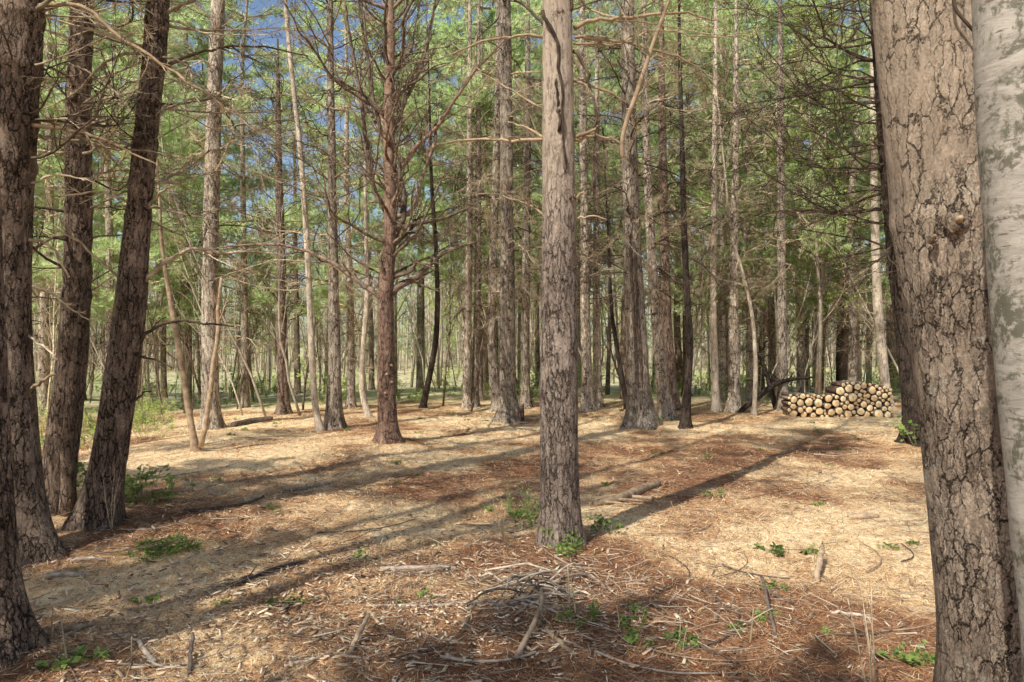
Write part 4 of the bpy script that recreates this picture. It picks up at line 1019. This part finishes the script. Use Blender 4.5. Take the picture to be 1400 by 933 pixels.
def plant_proto(i, H, W, nst, leafsz, nl, mat='leaf_green'):
    o = shrub_proto(20 + i, H, W, nst, leafsz, M[mat], nl); o.name = 'green_plant'; o['category'] = 'plant'; return o
PL = [plant_proto(0, .28, .5, 14, .035, 5), plant_proto(1, .16, .25, 7, .03, 4), plant_proto(2, .42, .3, 8, .032, 4, 'leaf'), plant_proto(3, .09, .14, 4, .035, 3)]
spots = [(728, 722, 0, .8, 'light green weeds crowding the left foot of the central pine'), (768, 757, 1, 1.2, 'small leafy weed in front of the central pine base'), (786, 748, 1, .9, 'leafy sprout on the right front root of the central pine'),
         (828, 728, 1, 1.0, 'small dark green weed right of the central pine'), (712, 706, 2, .8, 'spindly pale weed behind the left foot of the central pine'),
         (100, 690, 0, 1.4, 'green weeds filling the gap between the split pine and leaning pine'), (182, 690, 0, 1.5, 'wide patch of green weeds right of the leaning pine'), (168, 676, 2, 1.1, 'taller weed behind the patch beside the leaning pine'),
         (205, 688, 1, 1.2, 'small weed at the right edge of the leaning pine patch'), (120, 660, 0, 1.0, 'far weed clump seen past the split pine'),
         (868, 582, 0, 1.1, 'weeds at the left foot of the thick pale pine'), (893, 580, 1, 1.3, 'weed on the right root of the thick pale pine'), (1262, 610, 0, 1.6, 'dark green leafy clump at the foot of the black leaning pine'),
         (862, 855, 1, .7, 'seedling with dark leaves right of the brush heap'), (870, 880, 3, 1, 'tiny dark seedling nearest the brush heap'), (925, 878, 3, 1.0, 'tiny green seedling at lower right of the brush heap'), (940, 880, 3, .9, 'tiny green seedling, right one of a pair'),
         (790, 852, 1, .8, 'sprig of green leaves beside the crossing sticks'), (215, 755, 1, 1.1, 'low weed right of the green fallen bough'), (24, 745, 2, .9, 'pale stemmed plant in front of the left edge trunks'), (18, 850, 1, .9, 'bright green sprouts at the foot of the flared left trunk'),
         (1225, 900, 3, 1.0, 'tiny seedling left of the huge right trunk'), (1262, 905, 3, 1.2, 'round leaved seedling beside the huge right trunk'), (975, 680, 1, .7, 'small grassy green patch in the sunny ground'), (1055, 755, 3, 1.3, 'seedling in the bright straw patch'), (1110, 757, 3, 1.0, 'seedling right of the bright straw patch'),
         (107, 905, 3, 1.2, 'sprout at the bottom left corner'), (85, 910, 3, 1, 'smaller sprout at the bottom left corner')]
first = [True] * 4
for (px, py, i, s, lab) in spots:
    q = ground_at(px, py)
    if first[i]:
        o = PL[i]; first[i] = False; o.location = tuple(q); o.scale = (s,) * 3; o['label'] = lab
    else: copy_tree(PL[i], q, rng.uniform(0, 6.28), s, lab)
g2 = 'tiny green seedlings dotted over the needles'
for k in range(70):
    y = rng.uniform(4, 17); x = rng.uniform(-.66, .62) * y
    copy_tree(PL[3], (x, y, Gf(x, y)), rng.uniform(0, 6.28), rng.uniform(.4, 1.0), 'tiny green seedling poking through the needles', g2)

# -- log pile -------------------------------------------------------------------------
def logend_mat():
    m, nt, b, out = newmat('log_cut_end')
    tc = nt.nodes.new('ShaderNodeTexCoord'); oi = nt.nodes.new('ShaderNodeObjectInfo')
    mp = nt.nodes.new('ShaderNodeMapping'); L(nt, tc.outputs['Object'], mp.inputs[0]); mp.inputs['Scale'].default_value = (1, 0, 1)
    ln = nt.nodes.new('ShaderNodeVectorMath'); ln.operation = 'LENGTH'; L(nt, mp.outputs[0], ln.inputs[0])
    n1 = noise_n(nt, tc.outputs['Object'], 25, 4)
    ring = math_n(nt, 'SINE', math_n(nt, 'ADD', math_n(nt, 'MULTIPLY', ln.outputs['Value'], 520), math_n(nt, 'MULTIPLY', n1.outputs[0], 8)))
    c = mix_c(nt, maprange(nt, ring, -1, 1, 0, .18), (1.0, 0.82, 0.50), (0.75, 0.50, 0.27))
    c = mix_c(nt, maprange(nt, oi.outputs['Random'], 0, 1, 0, .6, False), c, (0.72, 0.42, 0.20))
    c = mix_c(nt, maprange(nt, ln.outputs['Value'], .0, .035, .5, 0), c, (0.38, 0.2, 0.1))
    L(nt, c, b.inputs['Base Color']); return m
M['logend'] = logend_mat()
def logs():
    r = random.Random(9); A = ground_at(1080, 570); B = ground_at(1222, 571); y0 = (A[1] + B[1]) / 2
    sc_ = y0 / F; x0 = (1076 - CX) * sc_; xm = (1149 - CX) * sc_; x1 = (1222 - CX) * sc_
    placed = []; z0 = Gf((x0 + x1) / 2, y0) - .02
    def top(xc): return (.50 if xc < xm else (.72 + .04 * math.sin((xc - xm) * 5))) * (1 - .10 * max(0, (xc - x1 + .25) / .25))
    fails = 0
    while fails < 60:
        if r.random() < .45: rad = r.uniform(.026, .048)
        else: rad = r.uniform(.055, .098)
        best = None
        for _ in range(90):
            xc = r.uniform(x0 + rad, x1 - rad)
            zz = rad
            for (a, b_, q) in placed:
                dx = abs(xc - a)
                if dx < rad + q: zz = max(zz, b_ + math.sqrt((rad + q) ** 2 - dx * dx))
            if zz + rad * .6 < top(xc) and (best is None or zz < best[1]): best = (xc, zz)
        if best is None: fails += 1; continue
        placed.append((best[0], best[1], rad))
    glob = 'cut logs stacked at the back of the clearing'
    for k, (xc, zz, rad) in enumerate(placed):
        low = xc < xm
        size = 'thick' if rad > .072 else ('thin' if rad < .05 else 'medium')
        lay = 'bottom' if zz < .12 else ('top' if zz > top(xc) - .17 else 'middle')
        lab = f'{size} cut log with pale round end in the {lay} of the {"lower left" if low else "taller right"} stack'
        Lg = r.uniform(.42, .52); n = 16
        root = empty('cut_log', (xc, y0 + r.uniform(-.03, .03), z0 + zz), lab, 'log', glob, r.uniform(-.06, .06))
        a = np.arange(n) * PI2 / n; ph = r.uniform(0, 6)
        prof = rad * .99 * (1 + .05 * np.sin(2 * a + ph) + .03 * np.sin(3 * a + ph * 2))
        ring = np.stack([np.cos(a) * prof, np.zeros(n), np.sin(a) * prof], -1)
        mb = MB(); prof2 = 1 + .06 * np.sin(a * 5 + ph); ring = ring * prof2[:, None]
        mb = MB(); V = np.vstack([ring + [0, 0, 0], ring * [1.02, 1, 1.02] + [0, Lg * .5, 0], ring + [0, Lg, 0], ring * .9 + [0, Lg, 0]])
        Q = [(q * n + j, q * n + (j + 1) % n, (q + 1) * n + (j + 1) % n, (q + 1) * n + j) for q in range(3) for j in range(n)]
        mb.add(V, Q); link('bark', mb.mesh('bark', M['pine_red'] if r.random() < .5 else M['pine_mid']), root)
        mb = MB(); c = np.array([[r.uniform(-.005, .005), -.004, 0]]); R1 = ring * .88 + [0, -.004, 0]; R0 = ring * .90 + [0, .001, 0]
        V = np.vstack([R0, R1, c]); Q = [(j, n + j, n + (j + 1) % n, (j + 1) % n) for j in range(n)]; Tt = [(n + (j + 1) % n, n + j, 2 * n) for j in range(n)]
        mb.add(V, Q, Tt); link('cut_end', mb.mesh('cut_end', M['logend'], False), root)
    return x0, x1, y0, z0, len(placed)
LX0, LX1, LY, LZ, NL = logs(); print('logs', NL, 'y', LY)

# -- fallen wood -------------------------------------------------------------------------
def fallen(name, label, pxs, mat, seed, kids=3, cat=None, group=None, lift=0.02, hs=None, twig=.3, sides=10):
    r = random.Random(seed); pts = []; rad = []
    for k, (px, py, w_) in enumerate(pxs):
        q = ground_at(px, py + w_ * .3); rr = w_ / F * q[1] / 2; q[2] += rr * .7 + lift * .3 + (hs[k] if hs else 0); pts.append(q); rad.append(rr)
    pts = np.array(pts); o0 = pts[0].copy(); pa = catmull(pts - o0, 6); rr = np.interp(np.linspace(0, 1, len(pa)), np.linspace(0, 1, len(rad)), rad)
    pa += np.random.RandomState(seed).normal(0, .003, pa.shape)
    mb = MB(); mb.tube(pa, rr, sides)
    Ls = np.linalg.norm(pts[-1] - pts[0])
    for c in range(kids):
        i = r.randint(1, len(pa) - 2); bd = unit(pa[i + 1] - pa[i]); nd = rot_about(bd, np.array([0, 0, 1]), r.choice([-1, 1]) * r.uniform(.4, .9)); nd[2] = abs(nd[2]) * .3 + r.uniform(0, .12)
        grow(mb, pa[i], nd, Ls * twig * r.uniform(.4, 1), rr[i] * .5, 0, r, .2, 0, (0,), .7, .0015)
    return tag(link(name, mb.mesh(name, mat), None, tuple(o0)), label, cat or name.replace('_', ' '), group)
FW = [('fallen_log', 'mossy grey fallen log lying at the back left of the clearing', [(318, 582, 8), (345, 577, 9), (372, 574, 8)], 'stick_dark', 0),
      ('broken_limb', 'pale broken limb lying in the sun right of the central pine', [(812, 690, 9), (845, 684, 12), (872, 672, 12), (900, 662, 8)], 'dead_tan', 3),
      ('broken_limb', 'short pale split piece lying beside the broken limb', [(862, 680, 6), (895, 683, 5)], 'dead_tan', 0),
      ('stick', 'pale flat stick lying at the top edge of the wood chips', [(520, 780, 6), (570, 777, 7), (622, 778, 5)], 'stick', 2),
      ('stick', 'long thin grey stick running left from the brush heap', [(500, 829, 3), (580, 830, 4), (640, 826, 5), (700, 826, 5), (738, 832, 4)], 'stick', 5),
      ('stick', 'brown forked stick standing up from the chips below the brush heap', [(706, 902, 8), (722, 880, 7), (738, 850, 6), (741, 830, 5)], 'dead_tan', 1),
      ('stick', 'pale short stick slanting below the small weed right of the brush heap', [(746, 864, 6), (768, 882, 7), (786, 898, 6)], 'dead_tan', 0),
      ('stick', 'thin curved pale twig arching across the bottom centre', [(715, 893, 2), (745, 880, 3), (780, 880, 3), (800, 893, 2)], 'stick', 1),
      ('stick', 'long grey stick lying in the bottom centre-left', [(388, 913, 4), (420, 905, 4), (470, 899, 4), (505, 902, 3)], 'stick', 3),
      ('stick', 'curved brown stick leaning at the bottom centre-left', [(478, 898, 7), (490, 880, 7), (505, 866, 5)], 'dead_tan', 0),
      ('stick', 'dark twisted stick on the left edge of the long tree shadow', [(315, 803, 6), (345, 793, 7), (380, 778, 6), (420, 770, 4)], 'stick_dark', 4),
      ('stick', 'pale broken stick near the left edge trunks', [(60, 790, 7), (85, 787, 8), (116, 788, 6)], 'stick', 0),
      ('stick', 'pale branch lying at the foot of the split pine', [(92, 768, 4), (118, 765, 5), (145, 767, 3)], 'stick', 2),
      ('stick', 'pale chunky stick in the sunny lower left ground', [(80, 862, 8), (103, 860, 9), (126, 857, 6)], 'dead_tan', 0),
      ('stick', 'short dark stub stick pointing up at the bottom left', [(259, 922, 6), (261, 905, 6), (263, 895, 5)], 'stick_dark', 0),
      ('stick', 'brown stick slanting up from the bottom left shadow', [(212, 908, 7), (200, 895, 7), (188, 878, 6)], 'stick', 1),
      ('stick', 'long dark stick in the middle ground left of centre', [(250, 700, 4), (290, 697, 5), (335, 690, 4), (360, 680, 3)], 'stick_dark', 3),
      ('stick', 'pale stick lying near the centre left sunlit strip', [(385, 672, 4), (420, 668, 5), (452, 662, 3)], 'stick', 2),
      ('stick', 'grey stick lying right of the straw patch near the huge trunk', [(1135, 838, 4), (1170, 842, 5), (1200, 850, 3)], 'stick', 2),
      ('stick', 'dark branch lying across the right sunny patch', [(1040, 805, 4), (1065, 818, 5), (1085, 826, 4)], 'stick_dark', 2),
      ('stick', 'leaning dark stick rising from the right foreground shade', [(1060, 870, 5), (1050, 840, 5), (1042, 812, 4)], 'stick_dark', 0),
      ('stick', 'bent dark stick left of the right foreground shade', [(978, 850, 4), (984, 835, 4), (975, 815, 3), (962, 805, 2)], 'stick_dark', 1),
      ('stick', 'pale wooden stake-like chip standing in the right foreground', [(1117, 796, 8), (1120, 782, 9), (1124, 770, 7)], 'dead_tan', 0),
      ('stick', 'thick brown bark strip at the far right of the sunny patch', [(1160, 708, 6), (1180, 708, 8), (1200, 707, 6)], 'dead_tan', 0),
      ('stick', 'long bleached branch at the right edge of the log pile', [(1222, 570, 6), (1238, 565, 6), (1258, 560, 5), (1275, 563, 4)], 'stick', 2),
      ('stick', 'short lichen-spotted black branch across the brush heap', [(694, 832, 6), (722, 824, 6), (746, 818, 6), (774, 813, 5)], 'stick_dark', 3)]
for k, (nm, lab, pp, mt, kd) in enumerate(FW):
    hs = None
    if 'standing up' in lab or 'leaning' in lab or 'standing' in lab or 'pointing' in lab:
        hs = list(np.linspace(0, .10, len(pp)))
    fallen(nm, lab, pp, M[mt], 1000 + k, kd, hs=hs)
# brush heap
for k in range(34):
    r = random.Random(1100 + k); cx_, cy_ = r.gauss(745, 34), r.gauss(806, 13); a = r.uniform(-1.2, 1.2); l = r.uniform(20, 62)
    pp = [(cx_ - math.cos(a) * l, cy_ + math.sin(a) * l * .35, 2.6), (cx_, cy_, 3), (cx_ + math.cos(a) * l, cy_ - math.sin(a) * l * .35, 1.6)]
    h = r.uniform(.0, .10); fallen('stick', 'thin grey stick tangled in the brush heap in front of the central pine', pp, M['stick' if k % 3 else 'stick_dark'], 1200 + k, 2, group='sticks of the brush heap', hs=[h * .2, h, h * .5])
for k in range(75):
    r = random.Random(1400 + k); y = 3.4 + 12 * r.random() ** 1.3; x = r.uniform(-.66, .6) * y; a = r.gauss(.6, .9); l = r.uniform(.12, .5); rr = r.uniform(.003, .009)
    pts = []
    for t in (-1, -.4, .3, 1): xx = x + math.cos(a + .3 * t) * l * t; yy = y + math.sin(a + .3 * t) * l * t; pts.append((xx, yy, Gf(xx, yy) + rr + .012))
    pts = np.array(pts); pa = catmull(pts - pts[0], 4); mb = MB(); mb.tube(pa, np.linspace(rr, rr * .6, len(pa)), 7)
    tag(link('stick', mb.mesh('stick', M[('stick', 'stick_dark', 'dead_tan')[k % 3]]), None, tuple(pts[0])), 'thin dead stick lying loose on the needle-covered clearing', 'stick', 'loose sticks on the clearing floor')
# cut upright stems
STM = [(93, 910, 70, 'thin white cut stem standing upright at the bottom left'), (180, 895, 30, 'short pale stem stub in the lower left sun'), (70, 870, 48, 'thin leaning pale stem near the flared left trunk'),
       (779, 838, 72, 'thin straight stem below the central pine'), (789, 845, 60, 'second thin stem just right of the straight one below the central pine'), (967, 620, 14, 'short pale snag in the middle ground'),
       (1062, 655, 34, 'thin stem in the shaded middle ground right'), (1025, 880, 55, 'thin stem in the right foreground shade'), (848, 858, 35, 'short stem beside the dark seedling'), (1208, 735, 18, 'forked white twig stub in the sunny right'),
       (1253, 640, 30, 'stem near the black leaning pine'), (300, 690, 22, 'stub stem in the left middle ground'), (432, 668, 18, 'stub stem in the sunlit strip left of centre')]
for k, (px, py, hp_, lab) in enumerate(STM):
    q = ground_at(px, py); h = hp_ / F * q[1]; r = random.Random(1600 + k); mb = MB()
    grow(mb, (0, 0, -.02), (r.uniform(-.15, .15), r.uniform(-.1, .1), 1), h, .0045 + .0006 * q[1], 0, r, .06, 0, (0,), .7, .003, 1, None, (7, 5, 3, 3)); tag(link('cut_sapling', mb.mesh('cut_sapling', M['stem']), None, tuple(q)), lab, 'stem')
for k in range(60):
    r = random.Random(1700 + k); y = r.uniform(5, 16); x = r.uniform(-.6, .6) * y; mb = MB()
    grow(mb, (0, 0, -.02), (r.uniform(-.35, .35), r.uniform(-.3, .3), 1), r.uniform(.05, .2), .0035, 0, r, .1, 0, (0,), .7, .0025, 1, None, (5, 5, 3, 3)); tag(link('cut_sapling', mb.mesh('cut_sapling', M['stem']), None, (x, y, Gf(x, y))), 'short cut stem sticking up out of the needles', 'stem', 'short cut stems across the clearing')
# bare saplings right foreground and centre
for k, (px, py, H, lab) in enumerate(((1192, 960, .75, 'leafless budding sapling in the foreground beside the huge right trunk'), (688, 735, .55, 'wiry bare sapling left of the central pine foot'), (152, 725, .6, 'pale leafless sapling at the foot of the leaning pine'))):
    q = ground_at(px, py); r = random.Random(1800 + k); mb = MB(); tips = []
    for s in range(3): grow(mb, (0, 0, -.02), (r.uniform(-.35, .35), r.uniform(-.2, .2), 1), H * r.uniform(.6, 1.05), .005, 1, r, .12, .15, (5,), .6, .0015, 1, tips, (6, 4, 3, 3), .35)
    root = empty('sapling', q, lab, 'sapling'); link('stems', mb.mesh('stems', M['dead']), root)
# green fallen pine bough on the left
q = ground_at(190, 762); root = empty('fallen_bough', q, 'green fallen pine bough lying on the needles at left', 'pine bough')
nr = np.random.RandomState(3); r = random.Random(3); wb = MB(); nb = MB(); tips = []
grow(wb, (-.3, 0, .03), (1, .1, .05), .7, .007, 1, r, .2, 0, (12,), .7, .002, .2, tips)
pos = []; dd = []
for p_, d_, lv, l_ in tips:
    for t in np.linspace(.2, 1, 8):
        x = t * (len(p_) - 1); i = min(int(x), len(p_) - 2); v_ = p_[i] * (1 - x + i) + p_[i + 1] * (x - i); v_ = v_.copy(); v_[2] = max(v_[2] * .3, .01) + .02; pos.append(v_); dd.append(d_[i + 1] * 1.0)
tufts(nb, pos, dd, nr, 6, .07, .007, .8); link('twigs', wb.mesh('twigs', M['stick_dark']), root); link('needles', nb.mesh('needles', M['leaf_green'], False), root)
# rotten stump at the foot of the tall grey pine
q = ground_at(709, 575); root = empty('tree_stump', q, 'small broken orange-brown stump right of the tall grey pine', 'stump'); mb = MB(); r = random.Random(5)
for k in range(9):
    a = r.uniform(0, 6.28); mb.tube([(math.cos(a) * .06, math.sin(a) * .06, -.05), (math.cos(a) * .08, math.sin(a) * .08, r.uniform(.08, .25)), (math.cos(a) * .1, math.sin(a) * .1, r.uniform(.2, .34))], [.05, .035, .008], 6)
link('splintered_wood', mb.mesh('splintered_wood', M['pine_red']), root)
# dark deadfall left of the log pile
for k, (pp, lab) in enumerate((([(1008, 566, 7), (1040, 540, 8), (1068, 522, 7), (1110, 516, 3)], 'dark fallen trunk propped slanting behind the left end of the log pile'), ([(1062, 562, 8), (1052, 525, 7), (1042, 495, 5), (1030, 480, 3)], 'dark curved dead trunk leaning over the slanting fallen one'))):
    dpt = ground_at(pp[0][0], pp[0][1])[1] + .3; pts = np.array([P(a, b, dpt + .25 * i) for i, (a, b, c) in enumerate(pp)]); rad = [c / F * dpt / 2 for a, b, c in pp]
    pa = catmull(pts - pts[0], 6); mb = MB(); mb.tube(pa, np.interp(np.linspace(0, 1, len(pa)), np.linspace(0, 1, 4), rad), 9)
    rg = random.Random(k)
    for c in range(8):
        i = rg.randint(4, len(pa) - 2); grow(mb, pa[i], (rg.uniform(-1, 1), rg.uniform(-1, 1), rg.uniform(-.2, 1)), .7, .012, 1, rg, .3, 0, (4,), .8, .004, 1)
    tag(link('dead_trunk', mb.mesh('dead_trunk', M['bark_black']), None, tuple(pts[0])), lab, 'dead trunk')

# -- trees standing behind and beside the camera (their shadows fall into the view) -------
def shade_pine(x, y, ci, cz, cs, seed):
    root = empty('pine_tree', (x, y, Gf(x, y)), 'pine standing behind the viewpoint', 'pine tree', 'pines standing behind the viewpoint')
    n = 7; zz = np.linspace(0, cz + 9 * cs, n); pts = np.stack([zz * .02, zz * 0, zz], -1); pa = catmull(pts, 6); rr = .15 * (1 - .85 * np.linspace(0, 1, len(pa)))
    link('trunk', trunk_mesh('trunk', pa, rr, M['pine_mid'], 14, .3, [], 3), root)
    r = random.Random(seed)
    for k in range(30):
        z = r.uniform(2.5, cz); link('branch', r.choice(LIB['mid']), root, (0, 0, z), (0, r.uniform(-.4, .3), r.uniform(0, 6.28)), r.uniform(.7, 1.2))
    add_crown(root, ci, cz, cs, seed)
for k, (x, y, ci, cz, cs) in enumerate([(-4.2, -2.4, 6, 6.6, .50), (-3.2, -3.0, 6, 6.9, .42), (-6.3, -.5, 6, 6.4, .45), (-9.5, 3.0, 6, 6, .5), (-1.0, -6.5, 5, 8, .9), (4.5, -4.5, 5, 8, .8), (-5.2, 1.1, 5, 8.5, .5),
                                         (-7.4, 3.6, 6, 6.5, .4), (-8.2, 6.4, 4, 7, .5), (-6.4, 2.3, 6, 7.5, .35), (-4.7, 0.2, 1, 9, .4), (-8.0, -1.0, 6, 6.5, .45), (-3.0, -5.5, 6, 7.5, .4), (2.2, -3.6, 1, 6.5, .45)]):
    shade_pine(x - .8, y - 1.1, ci, cz, cs, k)
for o in [o for o in col.objects if o.get('label') == 'x']:
    for c in list(o.children_recursive): bpy.data.objects.remove(c)
    bpy.data.objects.remove(o)
print('objects', len(bpy.data.objects), 'pines', n_p, 'bare', n_b)
